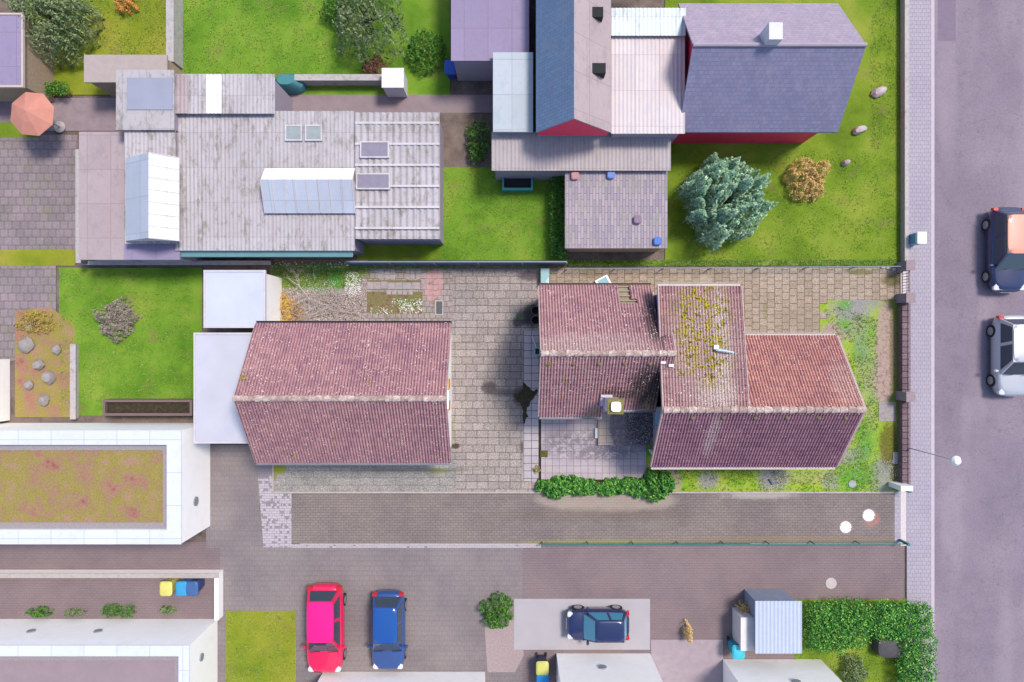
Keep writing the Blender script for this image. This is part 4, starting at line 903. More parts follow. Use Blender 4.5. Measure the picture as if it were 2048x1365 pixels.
for i in range(75):
    a = rd.uniform(0, 2*PI); branch(b, (p0.x+rd.gauss(.1, .7), p0.y-.25+rd.gauss(0, .42), .15), (math.cos(a), math.sin(a), .35), rd.uniform(.5, 1.2), .012, 1)
b.build("branch", L_twig, r)
# scattered stuff: grass, pebbles, litter
def scatter(name, label, cat, regions, mat, size, z=.01, up=True, seed=3):
    rd = random.Random(seed); b = MB()
    for (poly, n) in regions:
        xs = [q[0] for q in poly]; ys = [q[1] for q in poly]; c = 0
        while c < n:
            x, y = rd.uniform(min(xs), max(xs)), rd.uniform(min(ys), max(ys))
            if not inside(x, y, poly): c += .25; continue
            p = W(x, y); c += 1
            if mnoise.noise(Vector((p.x*1.3, p.y*1.3, seed))) < rd.uniform(-.5, .25): continue
            s_ = size*rd.uniform(.5, 1.4)
            if up:
                for _ in range(3):
                    a = rd.uniform(0, 2*PI); d = Vector((math.cos(a), math.sin(a), 0)); e = Vector((-d.y, d.x, 0))*s_*.18; t = p+d*s_*rd.uniform(.4, 1)+Vector((0, 0, s_*.8+z))
                    b.quad((p.x-e.x, p.y-e.y, z), (p.x+e.x, p.y+e.y, z), tuple(t))
            else:
                a = rd.uniform(0, PI); c1, s1 = math.cos(a)*s_, math.sin(a)*s_; hh = s_*.6; s2 = s_*rd.uniform(.6, .9)/s_
                n0 = len(b.v)
                b.v += [(p.x+c1, p.y+s1, z), (p.x-s1*s2, p.y+c1*s2, z), (p.x-c1, p.y-s1, z), (p.x+s1*s2, p.y-c1*s2, z), (p.x, p.y, z+hh)]
                b.f += [(n0, n0+1, n0+4), (n0+1, n0+2, n0+4), (n0+2, n0+3, n0+4), (n0+3, n0, n0+4)]
    return tag(b.build(name, mat, loc=(0, 0, 0)), label, cat, None, 'stuff')
scatter("grass", "tufts of grass and weeds in the yard around the house", "grass", [([(1640, 600), (1755, 640), (1757, 985), (1350, 985), (1350, 932), (1668, 932), (1720, 820), (1670, 680)], 9000), (rc(1130, 521, 1800, 532), 3500), (rc(545, 530, 740, 575), 5500), (rc(700, 526, 910, 540), 700), (rc(790, 600, 845, 615), 350), (rc(1590, 1202, 1840, 1365), 3000)], L_grass, .07)
scatter("grass", "short grass of the neighbouring lawns", "grass", [(rc(350, 0, 690, 150), 5000), (rc(60, 0, 335, 110), 4000), (rc(120, 545, 385, 820), 7000), (rc(885, 345, 1120, 520), 4000), (rc(1345, 300, 1810, 522), 8000), (rc(1740, 0, 1812, 300), 2500), (rc(452, 1224, 590, 1365), 2500)], L_grass, .055, seed=8)
scatter("pebbles", "grey pebbles strewn over the weedy yard", "gravel", [([(1650, 590), (1755, 600), (1757, 985), (1700, 985), (1668, 932), (1720, 820), (1680, 690)], 2600), (rc(1395, 942, 1440, 980), 500), (rc(1520, 938, 1580, 982), 900), (rc(1640, 940, 1690, 980), 350), (rc(1755, 920, 1797, 980), 500), (rc(1200, 825, 1306, 886), 0)], L_pebble, .022, seed=4, up=False)
scatter("leaf_litter", "dry leaves and twigs in the garden corner", "litter", [(rc(545, 526, 735, 646), 9000), (rc(735, 586, 845, 628), 1200), (rc(640, 590, 722, 646), 3000), (rc(700, 526, 1130, 536), 800)], L_dry, .024, seed=5, up=False)
scatter("white_flowers", "small white blossoms in the slab framed bed", "flowers", [(rc(784, 598, 845, 627), 420), (rc(740, 612, 790, 628), 60), (rc(690, 545, 722, 590), 420), (rc(545, 524, 700, 535), 90)], plain("white_blossom", (.75, .76, .74), .8), .03, seed=6, up=False, z=.05)
scatter("leaf_litter", "dry leaves gathered at the raised terrace and chimney foot", "litter", [(rc(1250, 815, 1306, 887), 900)], leaf_mat("cold_litter", [(0, (.02, .02, .025)), (.6, (.15, .14, .16)), (1, (.6, .62, .66))]), .025, z=.31, seed=9, up=False)
for i, (px, py) in enumerate(((1775, 537), (1787, 539), (1765, 536))):
    p = W(px, py); b = MB(); b.loft([rrect(p.x, p.y, .12-.02*i, .08, .01, 2.4, 10), rrect(p.x, p.y, .10, .06, .09, 2.4, 10), rrect(p.x, p.y, .04, .03, .12, 2.4, 10)])
    tag(b.build("garden_stone", plain("pale_stone%d" % i, (.55, .5, .42), .9, var=.2, scale=9), smooth=True), "pale stone at the fence beside the upper gate pillar, " + ("middle one of three", "nearest the pillar", "farthest from the pillar")[i], "stone", "pale stones at the fence end")

# ================================================================== the neighbourhood
def vis_rect(x0, y0, x1, y1, z):          # roof rectangle given in the picture at height z -> metres
    a, b_ = W(x0, y1, z), W(x1, y0, z); return a.x, b_.x, a.y, b_.y
def corr_sheet(mb, X0, X1, Y0, Y1, z0, z1, axis='y', pitch=.18, amp=.012):
    """corrugated sheet; grooves run along axis; height z0 at the low edge of that axis, z1 at the high one"""
    if axis == 'y':
        n = max(2, int((X1-X0)/pitch*6)); b0 = len(mb.v)
        for (Y, z) in ((Y0, z0), (Y1, z1)):
            for i in range(n+1): x = X0+(X1-X0)*i/n; mb.v.append((x, Y, z+amp*math.sin(2*PI*(x-X0)/pitch)))
    else:
        n = max(2, int((Y1-Y0)/pitch*6)); b0 = len(mb.v)
        for (X, z) in ((X1, z1), (X0, z0)):
            for i in range(n+1): y = Y0+(Y1-Y0)*i/n; mb.v.append((X, y, z+amp*math.sin(2*PI*(y-Y0)/pitch)))
    for i in range(n): mb.f.append((b0+i, b0+i+1, b0+n+2+i, b0+n+1+i))
    return mb
def walls(mb, X0, X1, Y0, Y1, z0, z1, t=.2):
    mb.box(X0, X0+t, Y0, Y1, z0, z1); mb.box(X1-t, X1, Y0, Y1, z0, z1)
    mb.box(X0+t, X1-t, Y0, Y0+t, z0, z1); mb.box(X0+t, X1-t, Y1-t, Y1, z0, z1); return mb

# ---- modern white flat roofed houses
mp_ = NM("parapet_sheet", .45, .4)
_c, _f = mp_.brick(1.5, 1.5, (.56, .60, .71), (.53, .57, .68), (.33, .35, .42), .012, 0)
M_parapet = mp_.done(mp_.mix(mp_.math('MULTIPLY', mp_.step(mp_.noise(2.5, 5, .7), .5, .7), .3), _c, (.42, .42, .46)))
def white_house(name, label, x0, y0, x1, y1, z, roofmat, par=.55, vents=()):
    X0, X1, Y0, Y1 = vis_rect(x0, y0, x1, y1, z)
    r = thing(name, label, "house", ((X0+X1)/2, (Y0+Y1)/2, 0))
    b = MB(); walls(b, X0, X1, Y0, Y1, 0, z-.02, par); b.build("wall", M_white, r)
    b = MB(); walls(b, X0-.02, X1+.02, Y0-.02, Y1+.02, z-.02, z+.02, par+.04); b.build("parapet", M_parapet, r)
    b = MB(); b.box(X0+par, X1-par, Y0+par, Y1-par, z-.35, z-.22); b.build("roof", roofmat, r)
    b = MB(); walls(b, X0+par+.002, X1-par-.002, Y0+par+.002, Y1-par-.002, z-.22, z-.19, .3); b.build("gravel_rim", plain("gravel_rim", (.33, .30, .32), .95, var=.3, scale=20), r)
    for (side, px, py, zz, rr) in vents:
        p = W(px, py, zz); b = MB()
        if side == 'E': b.tube([(X1-.01, p.y, zz), (X1+.06, p.y, zz)], rr, 20)
        else: b.tube([(p.x, Y1-.01, zz), (p.x, Y1+.06, zz)], rr, 20)
        b.build("vent", plain("vent_grey", (.25, .27, .30), .6), r)
    return r
white_house("modern_house", "white flat roofed house with reddish sedum roof at the left edge", -E, 862, 362, 1088, 3.0, M_green_roof, .62, [('E', 388, 1003, 1.6, .22)])
white_house("modern_house", "white flat roofed house with plain grey brown roof in the lower left corner", -E, 1292, 378, 1365+E, 3.0, plain("grey_brown_roof", (.27, .21, .235), .95, var=.1, scale=2), .45, [('N', 62, 1265, 1.5, .18), ('N', 196, 1265, 1.5, .18), ('E', 403, 1315, 1.8, .18)])
white_house("modern_house", "low white house cut by the frame below the red and blue cars", 610, 1408, 965, 1365+E, 3.0, M_conc, .4)
white_house("modern_house", "white house below the small dark car, round vent in its wall", 1122, 1372, 1329, 1365+E, 3.2, M_conc, .4, [('N', 1205, 1337, 1.5, .2)])
white_house("modern_house", "white house beside the pale blue shed at the bottom edge", 1490, 1385, 1705, 1365+E, 3.2, M_conc, .4, [('N', 1593, 1363, 2.3, .2)])
white_house("modern_house", "white house corner at the left edge beside the rockery", -E, 722, -70, 855, 2.8, M_conc, .4)

# ---- simple flat garages
def flat_roofed(name, label, cat, x0, y0, x1, y1, z, roofmat, wallmat, corr=None, edge=None, slope=0.0, slab=.1):
    X0, X1, Y0, Y1 = vis_rect(x0, y0, x1, y1, z)
    r = thing(name, label, cat, ((X0+X1)/2, (Y0+Y1)/2, 0))
    b = MB(); walls(b, X0+.1, X1-.1, Y0+.1, Y1-.1, 0, z-slab-.01, .15); b.build("wall", wallmat, r)
    if corr:
        b = MB(); b.box(X0, X1, Y0, Y1, z-slab, z-.03); b.build("roof_frame", M_wood, r)
        b = MB(); corr_sheet(b, X0-.04, X1+.04, Y0-.04, Y1+.04, z, z+slope, corr); b.build("roof", roofmat, r)
    else:
        b = MB(); b.box(X0, X1, Y0, Y1, z-slab, z); b.build("roof", roofmat, r)
    if edge:
        b = MB(); walls(b, X0-.03, X1+.03, Y0-.03, Y1+.03, z-slab, z+.04, .09); b.build("roof_edge", edge, r)
    return r, (X0, X1, Y0, Y1)
M_garroof = plain("pale_blue_roofing", (.47, .51, .66), .7, var=.08, scale=.7, dirt=((.36, .38, .48), .45))
M_edge = plain("roof_edge_sheet", (.52, .50, .55), .5)
flat_roofed("flat_garage", "upper of two pale flat garages left of the outbuilding", "garage", 409, 542, 530, 655, 2.6, M_garroof, M_white, edge=M_edge)
flat_roofed("flat_garage", "longer pale flat garage behind the outbuilding's left gable", "garage", 389, 667, 520, 886, 2.6, plain("pale_warm_roofing", (.47, .48, .56), .6, var=.12, scale=.5, dirt=((.34, .38, .50), .5)), M_white, edge=M_edge)

# ---- grey workshop roofs
r, q = flat_roofed("workshop", "wide workshop under weathered grey corrugated roofs with rooflights", "workshop", 352, 226, 708, 500, 2.6, M_corr, M_greyw, corr='y', slope=.12)
X0, X1, Y0, Y1 = vis_rect(708, 226, 880, 478, 2.65)
b = MB(); corr_sheet(b, X0+.04, X1, Y0, Y1, 2.6, 2.7, 'y', .3, .03); b.build("roof", M_corr, r)
b = MB(); walls(b, X0+.05, X1-.1, Y0+.1, Y1-.1, 0, 2.5, .15); b.build("wall", M_greyw, r)
for i in range(6):
    yy = Y0+(Y1-Y0)*(i+.5)/6; b = MB(); b.box(X0+.06, X1-.02, yy-.05, yy+.05, 2.635, 2.73); b.build("roof_lath", M_corr2, r)
def glazing(x0, y0, x1, y1, z, mat, nm="rooflight"):
    X0, X1, Y0, Y1 = vis_rect(x0, y0, x1, y1, z); b = MB(); walls(b, X0, X1, Y0, Y1, z-.15, z+.02, .06); f = b.build(nm, M_corr2, r)
    b = MB(); b.box(X0+.06, X1-.06, Y0+.06, Y1-.06, z-.12, z); b.build("pane", mat, f)
M_gl1 = plain("violet_grey_pane", (.24, .22, .29), .25, var=.15); M_gl2 = plain("green_grey_pane", (.28, .33, .34), .3, var=.15)
glazing(720, 283, 778, 316, 2.78, M_gl1); glazing(712, 347, 780, 379, 2.78, M_gl1); glazing(570, 250, 604, 282, 2.8, M_gl2); glazing(610, 250, 644, 282, 2.8, M_gl2)
# saddle rooflight: sunlight put into the white slope's colour, shade into the bluish one
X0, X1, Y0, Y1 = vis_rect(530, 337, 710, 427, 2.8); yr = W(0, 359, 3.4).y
sk = MB(); sk.slab([(X0, Y0, 2.8), (X1, Y0, 2.8), (X1, yr, 3.35), (X0, yr, 3.35)], .05); o = sk.build("saddle_rooflight", M_shadetrans, r)
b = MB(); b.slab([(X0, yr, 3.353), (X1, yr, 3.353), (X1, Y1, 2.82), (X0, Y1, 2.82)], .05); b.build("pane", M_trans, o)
b = MB()
for X in (X0, X1-.04): b.loft([[(X, Y0, 2.7), (X, yr, 2.7), (X, yr, 3.34), (X, Y0, 2.76)], [(X+.04, Y0, 2.7), (X+.04, yr, 2.7), (X+.04, yr, 3.34), (X+.04, Y0, 2.76)]])
b.build("gable_pane", M_corr2, o)
for i in range(9):
    xx = X0+(X1-X0)*i/8; b = MB(); b.slab([(xx-.02, Y0, 2.84), (xx+.02, Y0, 2.84), (xx+.02, yr, 3.39), (xx-.02, yr, 3.39)], .03); b.build("glazing_bar", M_corr2, o)
X0, X1, Y0, Y1 = vis_rect(362, 503, 706, 515, 2.4)
b = MB(); gutter(b, (X0, (Y0+Y1)/2, 2.5), (X1, (Y0+Y1)/2, 2.5), .14); b.build("gutter", plain("teal_gutter", (.12, .26, .30), .5), r)
r, q = flat_roofed("workshop_annex", "annex with tall white ribbed rooflight left of the workshop", "annex", 250, 260, 350, 486, 3.1, M_corr, M_greyw, corr='y')
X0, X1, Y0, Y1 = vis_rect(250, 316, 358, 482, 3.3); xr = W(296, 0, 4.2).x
b = MB(); b.slab([(X0, Y0, 3.25), (xr, Y0, 4.15), (xr, Y1, 4.15), (X0, Y1, 3.25)], .05); o = b.build("saddle_rooflight", M_shadetrans, r)  # west slope bluish with painted shade, east slope white with painted sunlight
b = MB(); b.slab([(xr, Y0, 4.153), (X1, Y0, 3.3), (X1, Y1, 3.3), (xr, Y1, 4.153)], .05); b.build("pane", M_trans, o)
for i in range(8):
    yy = Y0+(Y1-Y0)*i/7; b = MB(); b.slab([(xr, yy-.02, 4.18), (X1, yy-.02, 3.33), (X1, yy+.02, 3.33), (xr, yy+.02, 4.18)], .02); b.build("glazing_bar", M_corr2, o)
b = MB()
for Y in (Y0, Y1-.04): b.loft([[(X0, Y, 3.15), (X1, Y, 3.15), (xr, Y, 4.14)], [(X0, Y+.04, 3.15), (X1, Y+.04, 3.15), (xr, Y+.04, 4.14)]])
b.build("gable_pane", M_corr2, o)
flat_roofed("lean_to_shed", "brown felted flat shed left of the annex with the white rooflight", "shed", 158, 264, 248, 520, 2.3, M_bitum_litslate, M_greyw)
flat_roofed("lean_to_shed", "narrow violet roofed lean-to below the white ribbed rooflight", "shed", 248, 486, 360, 520, 2.5, M_violet, M_greyw)
flat_roofed("back_shed", "pinkish flat roofed shed bordering the upper left lawn", "shed", 168, 110, 334, 165, 2.2, plain("pinkish_felt", (.36, .31, .30), .9, var=.1), M_wood)
r, q = flat_roofed("utility_building", "grey roofed building with inset blue grey panel beside the pinkish shed", "outbuilding", 232, 140, 348, 260, 3.3, M_corr, M_greyw)
X0, X1, Y0, Y1 = vis_rect(254, 156, 345, 220, 3.32); b = MB(); b.box(X0, X1, Y0, Y1, 3.3, 3.34); b.build("roof_panel", plain("blue_grey_panel", (.27, .29, .38), .5, var=.1, scale=1), r)
r, q = flat_roofed("utility_building", "wide corrugated roof with one bright rooflight strip below the lawn", "outbuilding", 350, 150, 548, 226, 3.0, M_corr, M_greyw, corr='y')
X0, X1, Y0, Y1 = vis_rect(411, 150, 443, 226, 3.06); b = MB(); corr_sheet(b, X0, X1, Y0-.02, Y1+.02, 3.03, 3.03, 'y'); b.build("rooflight", M_trans, r)
X0, X1, Y0, Y1 = vis_rect(352, 150, 376, 226, 3.06); b = MB(); corr_sheet(b, X0, X1, Y0-.02, Y1+.02, 3.03, 3.03, 'y'); b.build("roof_strip", M_bitum_litslate, r)
flat_roofed("garden_hut", "violet roofed hut cut by the frame in the upper left corner", "hut", -160, 28, 46, 174, 2.3, M_violet, M_wood, edge=plain("sandy_edge", (.5, .42, .38), .8))

# ---- houses at the top right
def gable_house(name, label, P_e0, P_e1, P_r, zE_, zR_, matA, matB, wallmat, axis, ex=None):
    """axis 'x': ridge along X. P_e0 = (x0,x1) metres, P_e1=(ylow, yhigh), P_r = ridge coordinate"""
    r = thing(name, label, "house", ((P_e0[0]+P_e0[1])/2, (P_e1[0]+P_e1[1])/2, 0))
    x0, x1 = P_e0; y0, y1 = P_e1; o_ = .35
    if axis == 'x':
        b = MB(); b.slab([(x0, y0, zE_), (x1, y0, zE_), (x1, P_r, zR_), (x0, P_r, zR_)], .1); b.build("roof", matA, r)
        b = MB(); b.slab([(x0, P_r, zR_+.003), (x1, P_r, zR_+.003), (x1, y1, zE_), (x0, y1, zE_)], .1); b.build("roof", matB, r)
        b = MB()
        for X in (x0+o_, x1-o_-.2): b.loft([[(X, y0+o_, 0), (X, y1-o_, 0), (X, y1-o_, zE_+.1), (X, P_r, zR_-.12), (X, y0+o_, zE_+.1)], [(X+.2, y0+o_, 0), (X+.2, y1-o_, 0), (X+.2, y1-o_, zE_+.1), (X+.2, P_r, zR_-.12), (X+.2, y0+o_, zE_+.1)]])
        b.box(x0+o_+.2, x1-o_-.2, y0+o_, y0+o_+.2, 0, zE_+.08); b.box(x0+o_+.2, x1-o_-.2, y1-o_-.2, y1-o_, 0, zE_+.08)
        b.build("wall", wallmat, r)
        b = MB(); b.tube([(x0, P_r, zR_-.0), (x1, P_r, zR_-.0)], .09, 8); b.build("ridge", M_greyw, r)
    else:
        b = MB(); b.slab([(x0, y0, zE_), (P_r, y0, zR_), (P_r, y1, zR_), (x0, y1, zE_)], .1); b.build("roof", matA, r)
        b = MB(); b.slab([(P_r, y0, zR_+.003), (x1, y0, zE_), (x1, y1, zE_), (P_r, y1, zR_+.003)], .1); b.build("roof", matB, r)
        b = MB(); Y = y0+.05
        b.loft([[(x0+.1, Y, zE_-.6), (x1-.1, Y, zE_-.6), (x1-.1, Y, zE_-.05), (P_r, Y, zR_-.12), (x0+.1, Y, zE_-.05)], [(x0+.1, Y+.2, zE_-.6), (x1-.1, Y+.2, zE_-.6), (x1-.1, Y+.2, zE_-.05), (P_r, Y+.2, zR_-.12), (x0+.1, Y+.2, zE_-.05)]])
        b.build("gable", M_red, r)
        b = MB(); walls(b, x0+.2, x1-.2, y0+.3, y1-.3, 0, zE_-.02); b.build("wall", wallmat, r)
    return r
zr_ = 5.5; ze_ = 3.0
xs0, xs1 = W(1368, 0, 4).x, W(1733, 0, zr_).x
r = gable_house("slate_house", "large house with blue violet slate roof and red boarded wall", (xs0, xs1), (W(0, 265, ze_).y, 15.4), W(0, 90, zr_).y, ze_, zr_, M_slate, M_slateN, M_red, 'x')
p = W(1552, 62, 6.1); b = MB(); b.box(p.x-.28, p.x+.28, p.y-.35, p.y+.35, 4.8, 6.1); b.build("chimney", plain("pale_chimney", (.6, .6, .68), .8), r)
a_ = W(1355, 0, 0).x; b = MB(); yy = W(0, 272, 2.8).y
r2 = gable_house("gabled_house", "house with teal slate roof and bright red south gable", (W(1072, 0, 4).x, W(1222, 0, 4).x), (W(0, 257, 4.6).y, 20), W(1148, 0, 5.9).x, 4.0, 5.9, M_slate2, M_bitum_litslate, M_greyw, 'y')  # brown right slope is slate with the sunlight put into its colour
for (px, py) in ((1192, 28), (1197, 140)):
    p = W(px, py, 4.9); b = MB(); b.box(p.x-.35, p.x+.3, p.y-.18, p.y+.25, 4.4, 5.0); b.build("dormer_vent", M_dark, r2)
r, q = flat_roofed("conservatory", "pale corrugated flat roof between the slate house and the red gable", "conservatory", 1224, 72, 1368, 266, 3.6, corr_mat("pink_beige_sheet", (.52, .47, .49), (.60, .55, .56), (.42, .42, .50), .5), M_greyw, corr='y', edge=None)
r, q = flat_roofed("conservatory", "bluish white corrugated roof at the top edge beside the violet slates", "conservatory", 1224, 18, 1370, 70, 3.8, corr_mat("cyan_white_sheet", (.55, .66, .70), (.62, .70, .74)), M_greyw, corr='y')
p = W(1283, 2, 1); b = MB(); b.prism([(p.x-.7, p.y-.4), (p.x+.75, p.y-.4), (p.x+.75, p.y+1.2), (p.x-.7, p.y+1.2)], 2.6, 2.9); tag(b.build("blue_tarpaulin", plain("cyan_tarp", (.08, .62, .75), .4)), "bright cyan tarpaulin at the top edge of the picture", "tarpaulin")
flat_roofed("extension", "pale teal flat extension along the slate roof's left side", "extension", 986, 105, 1066, 264, 3.1, corr_mat("pale_teal_sheet", (.36, .42, .48), (.42, .47, .52), (.25, .35, .38), .4), M_greyw)
flat_roofed("flat_garage", "violet flat roofed building at the top edge left of the slate roofs", "garage", 902, -E, 1058, 122, 2.7, M_violet, M_greyw)
flat_roofed("carport", "long grey beige lean-to roof below the red gable", "carport", 985, 266, 1340, 340, 2.5, corr_mat("carport_sheet", (.34, .31, .33), (.40, .37, .38), (.28, .24, .25), .5), M_greyw, corr='y')
mk = NM("plank_roof", .9, .2)
_c, _f = mk.brick(.6, .14, (.36, .31, .34), (.26, .23, .29), (.12, .11, .13), .012, .5, rot=PI/2)
_c = mk.mix(mk.math('MULTIPLY', mk.step(mk.noise(1.3, 5, .7), .5, .68), .6), _c, (.22, .23, .20))
r, q = flat_roofed("plank_shed", "flat shed of weathered planks left of the blue green tree", "shed", 1130, 342, 1335, 497, 2.2, mk.done(_c), M_wood)
for (px, py, c) in ((1222, 350, (.12, .2, .5)), (1315, 483, (.05, .16, .5)), (1150, 352, (.4, .2, .22)), (1275, 440, (.2, .14, .22))):
    p = W(px, py, 2.3); b = MB(); b.loft([rrect(p.x, p.y, .17, .17, 2.201, 4, 12), rrect(p.x, p.y, .19, .19, 2.35, 4, 12), rrect(p.x, p.y, .15, .15, 2.38, 4, 12)])
    tag(b.build("plastic_tub", plain("tub", c, .6)), "small %s tub on the plank shed roof" % {.12: "mid blue", .05: "deep blue", .4: "reddish", .2: "purple grey"}[c[0]], "tub")
r = thing("raised_planter", "dark box with turquoise rim below the grey beige lean-to", "planter", W(1034, 362))
X0, X1, Y0, Y1 = vis_rect(1004, 345, 1066, 380, .6); b = MB(); walls(b, X0, X1, Y0, Y1, 0, .6, .1); b.build("rim", plain("turquoise_rim", (.03, .28, .30), .5), r); b = MB(); b.box(X0+.1, X1-.1, Y0+.1, Y1-.1, 0, .4); b.build("soil", M_dark, r)

# ---- shed and bins at the bottom
r, q = flat_roofed("garden_shed", "pale blue grey ribbed shed between bins and hedge", "shed", 1512, 1204, 1602, 1306, 1.9, plain("pale_blue_metal_roof", (.40, .46, .58), .4, var=.06), plain("blue_grey_wall", (.25, .3, .4), .6), corr='y')
X0, X1, Y0, Y1 = vis_rect(1482, 1236, 1506, 1300, 1.3); b = MB(); b.box(X0, X1, Y0, Y1, 0, 1.3); b.box(X0-.03, X1+.03, Y0-.03, Y1+.03, 1.3, 1.36); tag(b.build("bin_locker", plain("locker_white", (.66, .65, .66), .6)), "narrow pale locker left of the blue grey shed", "locker")
def wheelie(label, px, py, c, lid, group=None):
    p = W(px, py); r = thing("wheelie_bin", label, "bin", (p.x, p.y, 0), group)
    b = MB(); b.loft([rrect(p.x, p.y, .22, .24, .08, 5, 16), rrect(p.x, p.y, .28, .32, .95, 5, 16)]); b.build("body", plain("bin_body", c, .6), r, smooth=True)
    b = MB(); b.loft([rrect(p.x, p.y-.01, .31, .36, .95, 5, 16), rrect(p.x, p.y-.01, .31, .36, 1.0, 5, 16), rrect(p.x, p.y+.02, .24, .28, 1.07, 4, 16)]); b.build("lid", plain("bin_lid", lid, .5), r, smooth=True)
    b = MB(); b.tube([(p.x-.25, p.y+.36, .98), (p.x+.25, p.y+.36, .98)], .02, 6); b.build("handle", M_black, r)
    for s_ in (-1, 1): b = MB(); b.tube([(p.x+s_*.2, p.y+.26, .1), (p.x+s_*.26, p.y+.26, .1)], .1, 14); b.build("wheel", M_rubber, r)
wheelie("yellow lidded bin beside the low white wall", 352, 1163, (.5, .48, .12), (.62, .58, .16))
wheelie("bright blue bin right of the yellow one at the low wall", 383, 1163, (.03, .22, .45), (.04, .30, .55))
wheelie("dark blue bin nearest the low wall's right end", 402, 1163, (.04, .07, .2), (.05, .12, .30))
wheelie("yellow lidded bin at the white house with round vent", 1083, 1318, (.02, .03, .05), (.55, .55, .15))
wheelie("blue bin below the yellow one at the white house", 1084, 1343, (.02, .05, .12), (.02, .25, .6))
wheelie("cyan bin at the foot of the pale locker", 1464, 1286, (.03, .3, .45), (.05, .48, .62))
wheelie("deep blue bin in the dark alley below the violet roof", 905, 150, (.02, .05, .3), (.02, .08, .42))
X0, X1, Y0, Y1 = vis_rect(-E, 1148, 436, 1164, .6); r = thing("garden_wall", "low white wall ending beside three bins", "wall", ((X0+X1)/2, Y0, 0))
b = MB(); b.box(X0, X1, Y1-.2, Y1, 0, .56); b.box(X1-.2, X1, W(0, 1232).y, Y1-.2, 0, .56); b.build("wall", M_white, r); b = MB(); b.box(X0, X1+.02, Y1-.22, Y1+.02, .56, .6); b.build("coping", M_kerb, r)

# ---- walls, strips, beams, tanks
def wallthing(name, label, cat, x0, y0, x1, y1, h, mat):
    X0, X1, Y0, Y1 = vis_rect(x0, y0, x1, y1, h); b = MB(); b.box(X0, X1, Y0, Y1, 0, h-.05); r = thing(name, label, cat, ((X0+X1)/2, (Y0+Y1)/2, 0)); b.build("wall", mat, r)
    b = MB(); b.box(X0-.03, X1+.03, Y0-.03, Y1+.03, h-.05, h); b.build("coping", M_conc, r)
wallthing("garden_wall", "pale grey wall dividing the two upper left lawns", "wall", 333, -E, 346, 122, 1.0, M_conc)
wallthing("garden_wall", "grey wall strip below the upper lawn ending at a white box", "wall", 590, 150, 764, 160, .8, M_conc)
wallthing("garden_wall", "dark wall between mauve paving and brown felted shed", "wall", 152, 300, 160, 525, 1.2, M_brick)
wallthing("garden_wall", "sandy kerb wall right of the rockery", "wall", 141, 690, 150, 838, .3, M_kerb)
wallthing("garden_wall", "low dark boundary wall above the long pale garages", "wall", 160, 523, 540, 529, .6, M_brick)
wallthing("garden_wall", "low wall between the street lawn and the sidewalk", "wall", 1811, -E, 1817, 522, .45, M_conc)
X0, X1, Y0, Y1 = vis_rect(765, 138, 806, 174, 1.4); b = MB(); b.box(X0, X1, Y0, Y1, 0, 1.36); b.box(X0-.04, X1+.04, Y0-.04, Y1+.04, 1.36, 1.4); tag(b.build("white_box", plain("white_box_paint", (.66, .66, .74), .6)), "white cube shaped box on the mauve terrace's upper edge", "box")
p = W(585, 172); b = MB(); b.loft([rrect(p.x, p.y, .75, .45, 0, 2.6, 20), rrect(p.x, p.y, .7, .42, .5, 2.6, 20), rrect(p.x-.1, p.y, .4, .25, .85, 2.4, 20)]); tag(b.build("covered_pile", plain("teal_cover", (.05, .2, .23), .5), smooth=True), "teal tarpaulin covered pile beside the upper workshop roofs", "tarpaulin")
r = thing("parasol", "faded salmon parasol on the mauve path at the left", "parasol", W(121, 255)); p = W(121, 255)
b = MB(); n = 8
ring = [[(p.x+math.cos(2*PI*k/n+.3)*rr, p.y+math.sin(2*PI*k/n+.3)*rr, z) for k in range(n)] for rr, z in ((1.05, 1.95), (1.08, 2.0), (.5, 2.3), (.04, 2.48))]; b.loft(ring); b.build("canopy", plain("salmon_cloth", (.50, .22, .17), .9, var=.12, scale=3), r)
b = MB(); b.cyl(p.x, p.y, 0, 2.5, .03, 8); b.build("pole", M_wood, r); b = MB(); b.cyl(p.x, p.y, 0, .08, .28, 20); b.build("base", M_conc, r)
r = thing("raised_planter", "long dark planter trough beside the lower garage on the green lawn", "planter", W(296, 815)); X0, X1, Y0, Y1 = vis_rect(205, 800, 384, 832, .7)
b = MB(); walls(b, X0, X1, Y0, Y1, 0, .7, .12); b.build("rim", plain("brown_boards", (.16, .11, .11), .8), r); b = MB(); b.box(X0+.12, X1-.12, Y0+.12, Y1-.12, 0, .5); b.build("soil", M_soil_dark, r)
for i, (px, py, s_) in enumerate(((55, 690, .42), (80, 730, .3), (100, 755, .36), (60, 770, .25), (115, 700, .25), (90, 800, .3), (60, 655, .2))):
    p = W(px, py); rd = random.Random(i); b = MB(); b.loft([[Vector((p.x+math.cos(2*PI*k/9)*s_*f*rd.uniform(.8, 1.1), p.y+math.sin(2*PI*k/9)*s_*f*rd.uniform(.8, 1.1), z)) for k in range(9)] for f, z in ((.9, 0), (1, .12), (.6, .12+s_*.6), (.2, .12+s_*.75))])
    tag(b.build("rockery_stone", plain("pale_rock", (.30, .28, .28), .9, var=.2, scale=5), smooth=True), "grey boulder among plants in the rockery left of the green lawn", "boulder", "boulders of the rockery")
